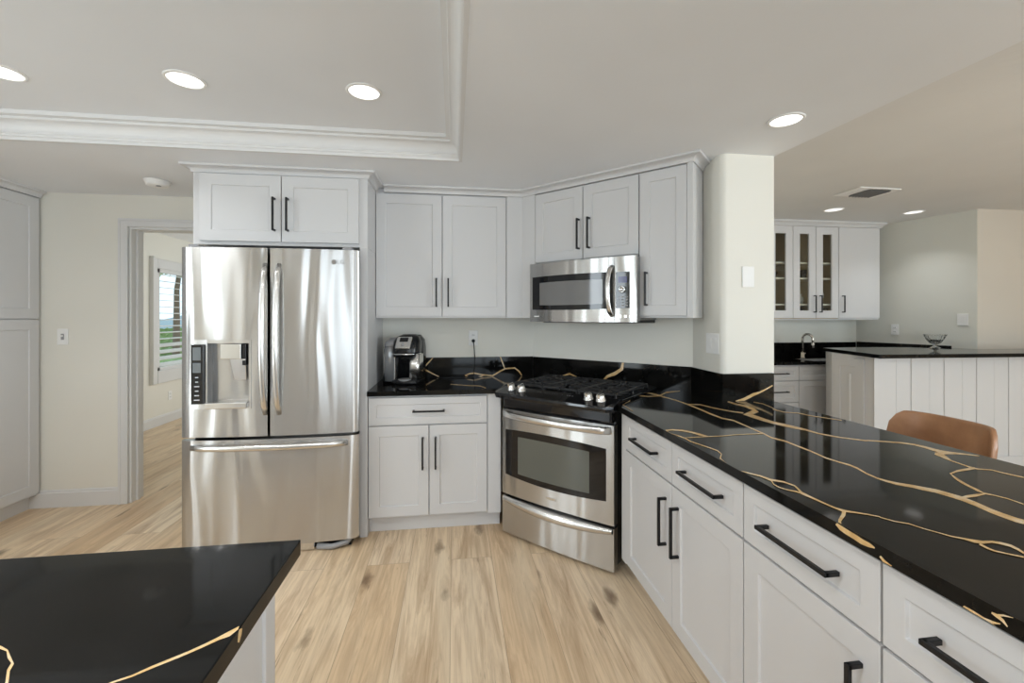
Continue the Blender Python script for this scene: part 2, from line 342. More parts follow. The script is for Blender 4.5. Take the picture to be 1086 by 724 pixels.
# gold veins traced on the stone (each: pairs of edge points in the plane of the slab's face)
def add_veins(mb, strips, lift, nrm_=(0, 0, 1), mi=1):
    for k_, st in enumerate(strips):
        a = [lift(*q[:len(q)//2]) for q in st]; b = [lift(*q[len(q)//2:]) for q in st]
        e = Vector(nrm_)*(.00006*k_)
        mb.grid([[Vector(p)+e for p in a], [Vector(p)+e for p in b]], mi, False)
VEINS = {
 'top': [
  [(1.077,2.43,1.066,2.405), (1.133,2.404,1.12,2.376), (1.207,2.416,1.191,2.385), (1.232,2.278,1.216,2.252), (1.233,2.158,1.218,2.135), (1.231,2.029,1.213,2.004), (1.223,1.935,1.203,1.908), (1.22,1.834,1.205,1.814), (1.244,1.791,1.23,1.772), (1.234,1.692,1.22,1.676), (1.224,1.603,1.211,1.589), (1.221,1.568,1.208,1.554), (1.209,1.512,1.196,1.497), (1.227,1.462,1.212,1.446), (1.223,1.398,1.209,1.384), (1.222,1.342,1.209,1.33), (1.211,1.268,1.199,1.257), (1.217,1.228,1.206,1.218), (1.227,1.199,1.213,1.186), (1.225,1.17,1.211,1.159), (1.208,1.124,1.197,1.116), (1.204,1.087,1.193,1.079), (1.21,1.069,1.195,1.058), (1.222,1.049,1.202,1.034), (1.246,1.028,1.224,1.011), (1.26,1.011,1.234,0.992), (1.277,0.993,1.249,0.974), (1.284,0.969,1.255,0.949), (1.291,0.942,1.26,0.922), (1.287,0.909,1.257,0.891), (1.277,0.871,1.248,0.854), (1.276,0.846,1.247,0.83), (1.278,0.825,1.248,0.808), (1.283,0.812,1.254,0.796), (1.292,0.779,1.266,0.765)],
  [(1.231,2.156,1.22,2.137), (1.295,2.135,1.282,2.115), (1.313,2.052,1.3,2.034), (1.354,1.962,1.34,1.943), (1.39,1.925,1.372,1.9)],
  [(1.496,2.2,1.473,2.17), (1.498,2.129,1.471,2.094), (1.515,2.078,1.481,2.036), (1.507,2.006,1.465,1.957), (1.471,1.923,1.479,1.954), (1.398,1.873,1.456,1.956), (1.4,1.914,1.359,1.885), (1.404,1.869,1.356,1.811), (1.4,1.802,1.359,1.754), (1.4,1.744,1.365,1.704), (1.414,1.693,1.378,1.653), (1.428,1.649,1.395,1.613), (1.437,1.602,1.415,1.58), (1.439,1.543,1.422,1.526), (1.46,1.501,1.445,1.485), (1.476,1.476,1.462,1.462), (1.504,1.45,1.489,1.437), (1.531,1.426,1.517,1.412), (1.536,1.43,1.522,1.416), (1.59,1.407,1.574,1.393), (1.633,1.386,1.614,1.37), (1.659,1.364,1.637,1.346), (1.666,1.332,1.639,1.312), (1.667,1.297,1.635,1.274), (1.672,1.277,1.625,1.243), (1.693,1.255,1.669,1.238), (1.712,1.237,1.696,1.226), (1.731,1.216,1.72,1.209)],
  [(1.626,1.267,1.595,1.245), (1.638,1.257,1.588,1.222), (1.616,1.226,1.578,1.201), (1.586,1.189,1.573,1.181), (1.58,1.159,1.569,1.152), (1.576,1.135,1.562,1.126), (1.576,1.124,1.553,1.11)],
  [(1.574,1.132,1.552,1.116), (1.579,1.113,1.566,1.105), (1.609,1.099,1.598,1.092), (1.613,1.072,1.602,1.065), (1.626,1.035,1.613,1.028), (1.64,0.974,1.629,0.968)],
  [(1.561,1.108,1.582,1.124), (1.525,1.102,1.545,1.118), (1.483,1.095,1.5,1.109), (1.445,1.083,1.446,1.089), (1.43,1.061,1.412,1.051), (1.41,1.029,1.39,1.017), (1.396,1.001,1.379,0.991), (1.387,0.977,1.368,0.966), (1.369,0.947,1.368,0.952), (1.325,0.937,1.345,0.952), (1.293,0.934,1.31,0.948), (1.274,0.931,1.287,0.942)],
  [(1.376,0.958,1.363,0.95), (1.385,0.94,1.377,0.935), (1.393,0.919,1.385,0.914), (1.392,0.9,1.384,0.896), (1.39,0.885,1.382,0.881), (1.374,0.829,1.366,0.825)],
  [(1.623,2.163,1.608,2.145), (1.637,2.109,1.623,2.092), (1.619,2.028,1.606,2.014), (1.589,1.949,1.577,1.935), (1.595,1.92,1.583,1.906)],
  [(1.589,1.977,1.576,1.962), (1.594,1.91,1.582,1.896), (1.646,1.882,1.633,1.869), (1.659,1.823,1.647,1.81), (1.691,1.771,1.679,1.759), (1.722,1.721,1.709,1.709)],
  [(0.855,1.665,0.847,1.649), (0.89,1.673,0.879,1.652), (0.925,1.661,0.91,1.637), (0.948,1.63,0.934,1.607), (0.966,1.591,0.946,1.563), (0.975,1.553,0.968,1.543)],
  [(0.856,1.664,0.847,1.651), (0.852,1.612,0.843,1.599), (0.867,1.58,0.859,1.567), (0.874,1.546,0.865,1.534), (0.872,1.499,0.864,1.489), (0.884,1.458,0.877,1.447), (0.896,1.418,0.888,1.408), (0.904,1.385,0.896,1.375), (0.893,1.345,0.887,1.342), (0.861,1.302,0.856,1.302), (0.841,1.262,0.833,1.256), (0.83,1.232,0.824,1.226), (0.833,1.206,0.828,1.201), (0.839,1.185,0.834,1.18)],
  [(0.874,1.548,0.869,1.539), (0.941,1.553,0.936,1.543), (1.033,1.554,1.027,1.544), (1.093,1.564,1.086,1.554), (1.147,1.566,1.14,1.556), (1.214,1.565,1.205,1.553)],
  [(0.961,2.269,0.967,2.286), (0.884,2.178,0.879,2.174), (0.873,2.023,0.866,2.01)],
  [(1.168,2.532,1.155,2.504), (1.195,2.491,1.174,2.451), (1.212,2.427,1.191,2.384), (1.3,2.523,1.274,2.469), (1.409,2.552,1.394,2.523)],
  [(0.83,1.186,0.826,1.18), (0.843,1.189,0.837,1.182), (0.863,1.174,0.856,1.165), (0.882,1.147,0.873,1.137), (0.891,1.119,0.879,1.106), (0.915,1.097,0.906,1.087), (0.923,1.066,0.915,1.059), (0.916,1.046,0.906,1.038), (0.906,1.022,0.892,1.01), (0.907,0.986,0.897,0.978), (0.909,0.952,0.901,0.944), (0.913,0.929,0.904,0.922), (0.92,0.915,0.908,0.905), (0.934,0.904,0.926,0.897), (0.955,0.889,0.949,0.884), (0.972,0.874,0.967,0.87), (0.971,0.869,0.966,0.866), (0.984,0.848,0.979,0.845), (1.003,0.835,0.999,0.831), (1.011,0.812,1.007,0.809), (1.024,0.791,1.02,0.788), (1.034,0.775,1.028,0.772), (1.05,0.764,1.042,0.759), (1.063,0.755,1.048,0.745), (1.074,0.749,1.059,0.739), (1.093,0.747,1.083,0.74), (1.104,0.741,1.092,0.733), (1.113,0.729,1.1,0.722), (1.109,0.714,1.098,0.709), (1.101,0.7,1.093,0.696)],
  [(0.888,1.109,0.881,1.105), (0.873,1.082,0.868,1.078), (0.872,1.061,0.866,1.056), (0.88,1.044,0.875,1.038), (0.894,1.033,0.887,1.025), (0.902,1.019,0.895,1.012)],
  [(0.832,1.194,0.827,1.19), (0.827,1.173,0.822,1.168), (0.822,1.148,0.817,1.144)],
  [(1.057,0.742,1.047,0.736), (1.054,0.727,1.045,0.722), (1.054,0.715,1.047,0.711), (1.065,0.703,1.06,0.7), (1.082,0.689,1.075,0.685)],
  [(0.918,0.906,0.911,0.91), (0.896,0.886,0.894,0.894), (0.862,0.863,0.864,0.872), (0.844,0.851,0.846,0.859)],
  [(-0.023,3.027,-0.024,2.995), (0.072,2.965,0.071,2.934), (0.176,2.925,0.174,2.893), (0.211,2.821,0.204,2.805), (0.179,2.685,0.175,2.706), (0.168,2.582,0.163,2.591)],
 ],
 'face': [
  [(0.861,0.914,0.865,0.908), (0.848,0.912,0.854,0.901), (0.835,0.911,0.841,0.899), (0.816,0.91,0.822,0.898), (0.798,0.908,0.804,0.896), (0.784,0.908,0.788,0.898), (0.773,0.905,0.774,0.902)],
  [(0.761,0.895,0.764,0.891), (0.752,0.89,0.757,0.883), (0.738,0.887,0.741,0.881)],
  [(0.618,0.889,0.62,0.886), (0.605,0.889,0.607,0.883), (0.59,0.888,0.593,0.88), (0.579,0.89,0.58,0.884), (0.569,0.893,0.57,0.891)],
  [(0.586,0.887,0.589,0.883), (0.575,0.88,0.576,0.877), (0.568,0.877,0.569,0.876)],
  [(0.58,0.904,0.581,0.901), (0.573,0.905,0.575,0.899), (0.565,0.902,0.567,0.897), (0.56,0.895,0.561,0.893)],
  [(0.575,0.904,0.575,0.9), (0.565,0.91,0.565,0.907), (0.553,0.913,0.554,0.912)],
 ],
 'sc': [
  [(1.534,0.917,1.535,0.913), (1.583,0.931,1.589,0.916), (1.639,0.956,1.646,0.941), (1.678,0.964,1.682,0.955), (1.716,0.979,1.72,0.973), (1.756,0.999,1.76,0.993)],
 ],
 'sb': [
  [(-0.157,1.07,-0.163,1.074), (-0.189,1.027,-0.197,1.034), (-0.223,0.989,-0.234,0.993), (-0.211,0.976,-0.218,0.967), (-0.167,0.95,-0.171,0.942), (-0.115,0.922,-0.117,0.917)],
  [(0.084,0.928,0.085,0.923), (0.117,0.941,0.119,0.933), (0.155,0.947,0.154,0.936), (0.229,0.931,0.227,0.922), (0.3,0.924,0.303,0.914), (0.361,0.96,0.366,0.95), (0.399,0.978,0.402,0.967), (0.476,0.982,0.474,0.972), (0.514,0.954,0.506,0.947), (0.535,0.92,0.528,0.915)],
  [(0.365,1.073,0.357,1.071), (0.382,1.024,0.374,1.021), (0.398,0.978,0.391,0.975)],
  [(0.086,0.928,0.083,0.923), (0.119,0.913,0.118,0.907), (0.167,0.908,0.167,0.901), (0.227,0.926,0.229,0.92)],
 ],
 'sd': [
  [(1.16,2.843,1.066,1.149,2.854,1.068), (1.155,2.847,1.014,1.141,2.861,1.025), (1.118,2.884,0.975,1.11,2.892,0.995), (1.078,2.924,0.953,1.071,2.932,0.969), (1.055,2.948,0.928,1.049,2.954,0.936)],
  [(0.8,3.202,0.932,0.801,3.201,0.926), (0.859,3.144,0.96,0.858,3.145,0.947), (0.911,3.092,0.934,0.909,3.093,0.928)],
 ],
 'isl': [
  [(-0.435,0.6,-0.433,0.597), (-0.426,0.606,-0.424,0.603), (-0.41,0.613,-0.407,0.61), (-0.394,0.626,-0.39,0.622), (-0.377,0.637,-0.374,0.632), (-0.363,0.646,-0.359,0.642), (-0.348,0.658,-0.344,0.653), (-0.336,0.669,-0.331,0.664), (-0.327,0.679,-0.32,0.669), (-0.316,0.69,-0.309,0.682)],
  [(-0.638,0.698,-0.635,0.694), (-0.626,0.692,-0.622,0.686), (-0.61,0.683,-0.609,0.68), (-0.593,0.668,-0.595,0.666), (-0.577,0.654,-0.582,0.656), (-0.571,0.642,-0.576,0.644), (-0.554,0.621,-0.559,0.623), (-0.541,0.601,-0.545,0.603)],
 ],
 'islf': [
  [(0.693,0.909,0.684,0.916), (0.691,0.901,0.681,0.909), (0.684,0.894,0.679,0.898)],
 ],
}

def bar_handle(parent, c, L, vertical, yf, r=.0055, off=.032, label='matte black bar handle'):
    # square bar pull centred at (x, z) on a front whose face is at y = yf
    x, z = c; mb = MB(); h = L/2
    if vertical:
        mb.box(x-r, x+r, yf-off-r, yf-off+r, z-h, z+h)
        for e in (z-h+r, z+h-r): mb.box(x-r, x+r, yf-off-r*.5, yf+.002, e-r, e+r)
    else:
        mb.box(x-h, x+h, yf-off-r, yf-off+r, z-r, z+r)
        for e in (x-h+r, x+h-r): mb.box(e-r, e+r, yf-off-r*.5, yf+.002, z-r, z+r)
    o = mb.build('handle', M['black_metal'], parent, .0012, 1); o['label'] = label
    return o
def door(parent, x0, x1, z0, z1, handle=None, rail=.058, name='door', yf=-.02, L=.20, vertical=True, r=.0055):
    o = MB().shaker(x0, x1, z0, z1, yf, .0195, rail).build(name, M['cabinet'], parent, .0015, 2)
    if handle: bar_handle(o, handle, L, vertical, yf, r)
    return o
def drawer(parent, x0, x1, z0, z1, L=.20, rail=.045, r=.0055):
    o = MB().shaker(x0, x1, z0, z1, -.02, .0195, rail).build('drawer', M['cabinet'], parent, .0015, 2)
    if L: bar_handle(o, ((x0+x1)/2, (z0+z1)/2), L, False, -.02, r)
    return o
# ------------------------------------------------------------------ the setting
HC = 2.282          # kitchen ceiling
HT = 2.40           # raised tray
HO = 2.45           # ceiling of the bar room and the hall
FX0, FX1, FY0, FY1 = -3.75, 7.6, -3.7, 8.4
struct(MB().box(FX0, FX1, FY0, FY1, -.1, 0).build('floor', M['floor']))

# kitchen ceiling with the opening of the tray
TX0, TX1, TY0, TY1 = -2.75, .034, -1.3, 2.514
ED = [(1.94, -3.6), (1.90, .1), (1.852, 1.17), (1.79, 2.2), (1.79, 2.6)]      # its edge towards the bar room
mb = MB()
mb.box(-3.75, TX0, -3.6, 3.69, HC, HO+.05)
mb.box(TX0, TX1, TY1, 3.69, HC, HO+.05)
mb.box(TX0, TX1, -3.6, TY0, HC, HO+.05)
mb.prism([(TX1, -3.6)]+ED+[(1.79, 3.69), (TX1, 3.69)], HC, HO+.05)
struct(mb.build('ceiling', M['ceiling']))
struct(MB().box(TX0-.02, TX1+.02, TY0-.02, TY1+.02, HT, HT+.08).build('ceiling_tray', M['ceiling']))
struct(MB().box(1.70, 7.7, -3.7, 4.9, HO, HO+.1).build('ceiling_bar_room', M['ceiling_tex']))
struct(MB().box(-3.9, -1.4, 3.60, 8.4, HO, HO+.1).build('ceiling_hall', M['ceiling']))
# crown moulding inside the tray
cove = [(.012+.043*(1-math.cos(a)), HC+.030+.052*math.sin(a)) for a in [i*PI/2/7 for i in range(8)]]
prof = [(-.012, HC-.006), (.006, HC-.006), (.006, HC+.010), (.012, HC+.012), (.012, HC+.022), (.016, HC+.026)]+cove[1:]+[(.058, HC+.086), (.058, HC+.094), (.078, HC+.098), (.078, HT), (-.012, HT)]
struct(MB().sweep(prof, [(TX0, TY1), (TX1, TY1), (TX1, TY0), (TX0, TY0)], True).build('trim_1', M['trim']))
band = [(-.062, HC-.0025), (-.012, HC-.0025), (-.012, HC+.001), (-.062, HC+.001)]
struct(MB().sweep(band, [(TX0, TY1), (TX1, TY1), (TX1, TY0), (TX0, TY0)], True).build('trim_2', M['ceiling']))

# walls
struct(MB().box(-1.62, .70, 3.40, 3.55, 0, HO).build('wall_back', M['wall']))
bull = [(1.47+.03*(1-math.cos(a)), 2.24-.03*math.sin(a)) for a in [i*PI/2/6 for i in range(7)]]
poly = [(.631, 3.40), (1.49, 2.541), (1.475, 2.40)]+bull+[(1.782, 2.21), (1.786, 2.214), (1.786, 4.8), (.631, 4.8)]
struct(MB().prism(poly, 0, HO).build('wall_right', M['wall']))
mb = MB().box(-3.75, -2.385, 3.55, 3.68, 0, HO).box(-2.385, -1.60, 3.55, 3.68, 2.045, HO).box(-1.66, -1.54, 3.40, 3.68, 0, HO)
struct(mb.build('wall_left', M['wall']))
mb = MB(); ys = [-3.6]+[v_ for c in ADDED_SIDE_WINDOWS for v_ in (c-.22, c+.22)]+[3.56]
for i in range(0, len(ys), 2): mb.box(-3.75, -3.62, ys[i], ys[i+1], 0, HO)
for c in ADDED_SIDE_WINDOWS: mb.box(-3.75, -3.62, c-.22, c+.22, 0, .4).box(-3.75, -3.62, c-.22, c+.22, 2.25, HO)
struct(mb.build('wall_side', M['wall']))
for i, c in enumerate(ADDED_SIDE_WINDOWS):  # frames around the added left-wall windows, out of view
    struct(MB().box(-3.622, -3.60, c-.29, c+.29, .33, .4).box(-3.622, -3.60, c-.29, c+.29, 2.25, 2.32).box(-3.622, -3.60, c-.29, c-.22, .4, 2.27).box(-3.622, -3.60, c+.22, c+.29, .4, 2.27).build('window_%d' % (6+i), M['trim']))
struct(MB().box(1.786, 4.85, 4.65, 4.8, 0, HO).build('wall_bar_back', M['wall_bar']))
struct(MB().prism([(4.85, 4.65), (5.13, 3.62), (5.26, 3.66), (5.26, 4.8), (4.85, 4.8)], 0, HO).build('wall_bar_right', M['wall_bar']))
struct(MB().prism([(5.13, 3.62), (7.55, 3.55), (7.55, 3.7), (5.2, 3.76)], 0, HO).build('wall_far_right', M['wall_beige']))
mb = MB()
mb.box(7.5, 7.62, -3.6, -3.2, 0, HO).box(7.5, 7.62, -1.0, 3.7, 0, HO).box(7.5, 7.62, -3.2, -1.0, 0, .3).box(7.5, 7.62, -3.2, -1.0, 2.3, HO)
struct(mb.build('wall_outer_right', M['wall_beige']))
mb = MB(); xs = [-3.75]
for c, w in ADDED_BACK_WINDOWS: xs += [c-w/2, c+w/2]
xs.append(7.62)
for i in range(0, len(xs), 2): mb.box(xs[i], xs[i+1], -3.6, -3.46, 0, HO)
for c, w in ADDED_BACK_WINDOWS: mb.box(c-w/2, c+w/2, -3.6, -3.46, 0, .25).box(c-w/2, c+w/2, -3.6, -3.46, 2.25, HO)
struct(mb.build('wall_front', M['wall']))
# frames of the added, unseen windows behind the camera and at the far right
k = 2
for c, w in ADDED_BACK_WINDOWS:
    mb = MB().box(c-w/2-.07, c+w/2+.07, -3.465, -3.44, .18, .25).box(c-w/2-.07, c+w/2+.07, -3.465, -3.44, 2.25, 2.32)
    mb.box(c-w/2-.07, c-w/2, -3.465, -3.44, .25, 2.27).box(c+w/2, c+w/2+.07, -3.465, -3.44, .25, 2.27)
    mb.box(c-.025, c+.025, -3.5, -3.45, .25, 2.27)
    struct(mb.build('window_%d' % k, M['trim'])); k += 1
struct(MB().box(7.47, 7.5, -3.27, -.93, .23, .3).box(7.47, 7.5, -3.27, -.93, 2.3, 2.37).box(7.47, 7.5, -3.27, -3.2, .3, 2.3).box(7.47, 7.5, -1.0, -.93, .3, 2.3).box(7.46, 7.5, -2.12, -2.08, .3, 2.3).build('window_%d' % k, M['trim']))

# hall beyond the doorway, with its window in the left wall
HX = -3.73; WY0, WY1, WZ0, WZ1 = 6.00, 7.30, .70, 2.00
mb = MB().box(HX-.14, HX, 3.68, WY0, 0, HO).box(HX-.14, HX, WY1, 8.3, 0, HO).box(HX-.14, HX, WY0, WY1, 0, WZ0).box(HX-.14, HX, WY0, WY1, WZ1, HO)
struct(mb.build('wall_hall_left', M['wall']))
struct(MB().box(HX-.14, -1.4, 8.2, 8.34, 0, HO).build('wall_hall_end', M['wall']))
struct(MB().box(-1.54, -1.4, 3.68, 8.3, 0, HO).build('wall_hall_right', M['wall']))
area_light('hall_daylight', (-1.56, 6.4, 1.4), (PI/2, 0, PI/2), 2.2, 1.6, 26, (.90, .96, 1.0))  # added fill lamp for the hall; no window on this side

bb = lambda h: [(0, 0), (.014, 0), (.014, h-.022), (.009, h-.016), (.009, h-.008), (.004, h), (0, h)]
struct(MB().sweep(bb(.125), [(-3.03, 3.55), (-2.442, 3.55)]).build('baseboard_left', M['trim']))
struct(MB().sweep(bb(.125), [(HX, 3.69), (HX, 8.2), (-1.54, 8.2)][::1]).build('baseboard_hall', M['trim']))
struct(MB().sweep(bb(.125), [(5.13, 3.62), (7.5, 3.55)]).build('baseboard_far', M['trim']))
# doorway: casing, jambs
mb = MB()
mb.box(-2.442, -2.387, 3.532, 3.551, 0, 2.10).box(-2.387, -1.60, 3.532, 3.551, 2.047, 2.10)
mb.box(-2.448, -2.430, 3.527, 3.5505, 0, 2.087).box(-2.448, -1.60, 3.527, 3.5505, 2.088, 2.106)
mb.box(-2.442, -2.387, 3.679, 3.695, 0, 2.10).box(-2.387, -1.60, 3.679, 3.695, 2.047, 2.10)
mb.box(-2.389, -2.372, 3.55, 3.68, 0, 2.047).box(-2.372, -1.62, 3.55, 3.68, 2.03, 2.047).box(-1.68, -1.655, 3.55, 3.68, 0, 2.03)
mb.box(-2.374, -2.360, 3.60, 3.63, 0, 2.03)
struct(mb.build('door_1', M['trim'], None, .002, 1))

# hall window: casing, shutters with louvres
w1 = struct(MB().box(HX-.02, HX+.025, WY0-.10, WY0, WZ0-.16, WZ1+.12).box(HX-.02, HX+.025, WY1, WY1+.10, WZ0-.16, WZ1+.12)
            .box(HX-.02, HX+.025, WY0, WY1, WZ1, WZ1+.12).box(HX-.02, HX+.03, WY0, WY1, WZ0-.16, WZ0)
            .box(HX, HX+.05, WY0-.12, WY0-.09, WZ0-.16, WZ1+.14).build('window_1', M['trim'], None, .004, 1))
sh = MB().box(HX-.03, HX+.01, WY0, WY0+.06, WZ0, WZ1).box(HX-.03, HX+.01, WY1-.06, WY1, WZ0, WZ1)
sh.box(HX-.03, HX+.01, WY0+.62, WY0+.70, WZ0, WZ1).box(HX-.03, HX+.01, WY0, WY1, WZ0, WZ0+.04).box(HX-.03, HX+.01, WY0, WY1, WZ1-.05, WZ1)
sh.build('shutter_frame', M['trim'], w1, .002, 1)
lo = MB(); nl = 15
for i in range(nl):
    z = WZ0+.07+(WZ1-WZ0-.14)*i/(nl-1)
    mx = Matrix.Translation((HX-.012, 0, z)) @ Matrix.Rotation(math.radians(4 if i > 3 else 35), 4, 'Y')
    lo.box(-.032, .032, WY0+.05, WY1-.05, -.004, .004, 0, mx)
lo.build('shutter_louvre', M['trim'], w1)
MB().box(HX-.11, HX-.105, WY0, WY1, WZ0, WZ1).build('pane', M['pane'], w1)
# outside the hall window
struct(MB().box(-60, HX-.3, -5, 80, -.6, -.5).build('ground', M['lawn']))
mb = MB(); P = []
for i in range(25):
    a = i/24; P.append([(-60+a*20, -5+a*110, z) for z in (-.6, 1.5+1.2*math.sin(a*9)+.8*math.sin(a*23+1))])
mb.grid(P); struct(mb.build('terrain_hills', M['hill']))
t = thing('garden_tree', 'leafy green tree outside the shuttered hall window', 'tree', (-7.15, 12.2, -.5))
MB().tube([(0, 0, 0), (.05, 0, 1.2), (0, .1, 2.6), (.1, .2, 3.8)], [.10, .08, .06, .04]).build('trunk', M['bark'], t)
mb = MB(); rnd = random.Random(3)
for i in range(420):
    a = rnd.uniform(0, 2*PI); rr = 1.5*math.sqrt(rnd.random()); zz = rnd.uniform(2.95, 4.7)
    rr *= 1-.5*abs(zz-3.8)
    c = Vector((rr*math.cos(a), rr*math.sin(a), zz)); s_ = rnd.uniform(.08, .16)
    u = Vector((rnd.uniform(-1, 1), rnd.uniform(-1, 1), rnd.uniform(-1, 1))).normalized(); v_ = u.orthogonal().normalized()
    mb.add([c-u*s_, c+v_*s_*.5, c+u*s_, c-v_*s_*.5], [(0, 1, 2, 3)])
mb.build('foliage', M['leaf'], t)
for (x, y, s_), lb in zip([(-8.4, 14.2, 1.0), (-6.5, 10.6, .8), (-10, 17, 1.2)],
                          ['round green shrub just behind the tree outside the hall window', 'low olive shrub nearest to the hall window', 'wide green shrub farthest out beyond the hall window']):
    mb = MB()
    for i in range(260):
        d = Vector((rnd.gauss(0, 1), rnd.gauss(0, 1), rnd.gauss(0, 1))).normalized(); c = Vector((d.x*.9, d.y*.9, .6+d.z*.6))*s_
        u = Vector((rnd.uniform(-1, 1), rnd.uniform(-1, 1), rnd.uniform(-1, 1))).normalized(); v_ = u.orthogonal().normalized(); q = .16*s_
        mb.add([c-u*q, c+v_*q*.6, c+u*q, c-v_*q*.6], [(0, 1, 2, 3)])
    tag(mb.build('garden_shrub', M['leaf'], None, loc=(x, y, -.5)), lb, 'shrub', 'shrubs outside the hall window')

# ------------------------------------------------------------------ kitchen cabinets
def crown(parent, path, z0=2.240, z1=HC, out=.052):
    h = z1-z0
    pr = [(-.015, z0), (.008, z0), (.010, z0+.010)]
    pr += [(.012+(out-.016)*(1-math.cos(a)), z0+.012+(h-.026)*math.sin(a)) for a in [i*PI/2/6 for i in range(7)]]
    pr += [(out, z1-.012), (out, z1-.0005), (-.015, z1-.0005)]
    return MB().sweep(pr, path).build('crown_moulding', M['cabinet'], parent)

# cabinet over the refrigerator, with its side panels to the floor
t = thing('refrigerator_cabinet', 'white two-door wall cabinet above the stainless refrigerator, with tall side panels', 'cabinet', (0, 2.80, 0))
MB().box(-1.538, -.536, 0, .585, 1.812, 2.27).build('body', M['cabinet'], t)
MB().box(-.584, -.536, -.001, .585, 0, 1.812).build('side_panel', M['cabinet'], t, .002, 1)
MB().box(-1.538, -1.510, .10, .585, 0, 1.812).build('side_panel', M['cabinet'], t, .002, 1)
door(t, -1.497, -1.041, 1.832, 2.232, (-1.075, 1.996), .066)
door(t, -1.035, -.586, 1.832, 2.232, (-.998, 1.996), .066)
crown(t, [(-1.538, .58), (-1.538, 0), (-.536, 0), (-.536, .27)])

# wall cabinet on the back wall
t = thing('wall_cabinet', 'white two-door wall cabinet over the coffee maker', 'cabinet', (0, 3.09, 0))
MB().box(-.535, .486, 0, .309, 1.372, 2.27).build('body', M['cabinet'], t)
door(t, -.532, -.085, 1.385, 2.230, (-.122, 1.549), .064)
door(t, -.079, .368, 1.385, 2.230, (-.040, 1.549), .064)
MB().box(.374, .494, -.018, 0, 1.372, 2.24).build('filler', M['cabinet'], t)
crown(t, [(-.478, -.02), (.494, -.02)])

# cabinets on the diagonal wall; the local frame has x along the wall, y into it
def diag(name, label, cat, wf, z=0.0, group=None):
    return thing(name, label, cat, (wf/R2, wf/R2, z), -PI/4, group)
WU = 2.535
t = diag('wall_cabinet', 'white two-door wall cabinet above the microwave', 'cabinet', WU)
MB().box(-1.79, -.966, 0, .308, 1.752, 2.27).build('body', M['cabinet'], t)
MB().box(-1.845, -1.716, -.018, 0, 1.372, 2.24).build('filler', M['cabinet'], t)
door(t, -1.712, -1.343, 1.758, 2.232, (-1.367, 1.920), .062)
door(t, -1.337, -.967, 1.758, 2.232, (-1.292, 1.919), .062)
crown(t, [(-1.845, -.02), (-.964, -.02)])
t = diag('wall_cabinet', 'tall narrow white wall cabinet beside the microwave, next to the column', 'cabinet', WU)
hex_ = [(-.963, 0), (-.658, 0), (-.658, .205), (-.755, .298), (-.93, .307), (-.963, .307)]
MB().prism(hex_, 1.372, 2.27).build('body', M['cabinet'], t)
door(t, -.960, -.690, 1.385, 2.232, (-.916, 1.543), .058)
MB().box(-.688, -.657, -.018, .0, 1.372, 2.24).build('stile', M['cabinet'], t)
crown(t, [(-.963, -.02), (-.658, -.02), (-.658, .19)])

# base cabinet left of the range
t = thing('base_cabinet', 'white base cabinet with one drawer and two doors between refrigerator and range', 'cabinet', (0, 2.82, 0))
MB().box(-.535, .290, 0, .57, .105, .884).build('body', M['cabinet'], t)
MB().box(-.535, .302, .05, .07, 0, .105).build('toe_kick', M['cabinet'], t)
drawer(t, -.530, .212, .697, .868, .20)
door(t, -.530, -.161, .118, .688, (-.197, .515), .064)
door(t, -.154, .212, .118, .688, (-.116, .515), .064)
MB().box(.218, .302, -.018, 0, .105, .884).build('filler', M['cabinet'], t)

# base cabinets of the peninsula; local x runs towards the camera, y into the cabinet
YP = 2.18; XF = .895
pt = lambda y: YP-y                     # world y -> local x
def pen(label, y1, y0, two):
    t = thing('base_cabinet', label, 'cabinet', (XF, YP, 0), -PI/2)
    a, c = pt(y1), pt(y0)
    MB().box(a, c, 0, .57, .105, .884).build('body', M['cabinet'], t)
    MB().box(a, c, .07, .09, 0, .105).build('toe_kick', M['cabinet'], t)
    if two:
        s_ = pt(1.648); b0 = a+.055
        MB().box(a, b0-.003, -.018, 0, .105, .868).build('stile', M['cabinet'], t)
        drawer(t, b0, s_-.002, .700, .868, .235); drawer(t, s_+.002, c-.003, .700, .868, .24)
        door(t, b0, s_-.002, .115, .692, (s_-.050, .526), .062, L=.20); door(t, s_+.002, c-.003, .115, .692, (s_+.050, .526), .062, L=.20)
    else:
        drawer(t, a+.003, c-.003, .700, .868, .235)
        door(t, a+.003, c-.003, .115, .692, (c-.045, .526), .062, L=.20)
    return t
pen('white peninsula base cabinet with two drawers and two doors, beside the range', 2.18, 1.213, True)
pen('white peninsula base cabinet with one drawer, second from the range', 1.213, .783, False)
pen('white peninsula base cabinet with one drawer, nearest the camera', .783, .345, False)
pen('white peninsula base cabinet at the near end, mostly out of frame', .345, -.38, False)

# tall pantry cabinets at the left edge
t = thing('pantry_cabinet', 'tall white pantry cabinet at the left beside the doorway wall', 'cabinet', (-2.975, 3.535, 0), PI/2)
MB().box(-1.9, 0, 0, .63, .10, 2.26).build('body', M['cabinet'], t)
MB().box(-1.9, -.0, .05, .07, 0, .12).build('toe_kick', M['trim'], t)
for a, c in ((-.62, -.006), (-1.245, -.626), (-1.87, -1.251)):
    door(t, a, c, 1.368, 2.228, None, .07)
    door(t, a, c, .118, 1.360, None, .07)
crown(t, [(-1.9, -.02), (0, -.02)], 2.235, HC, .045)

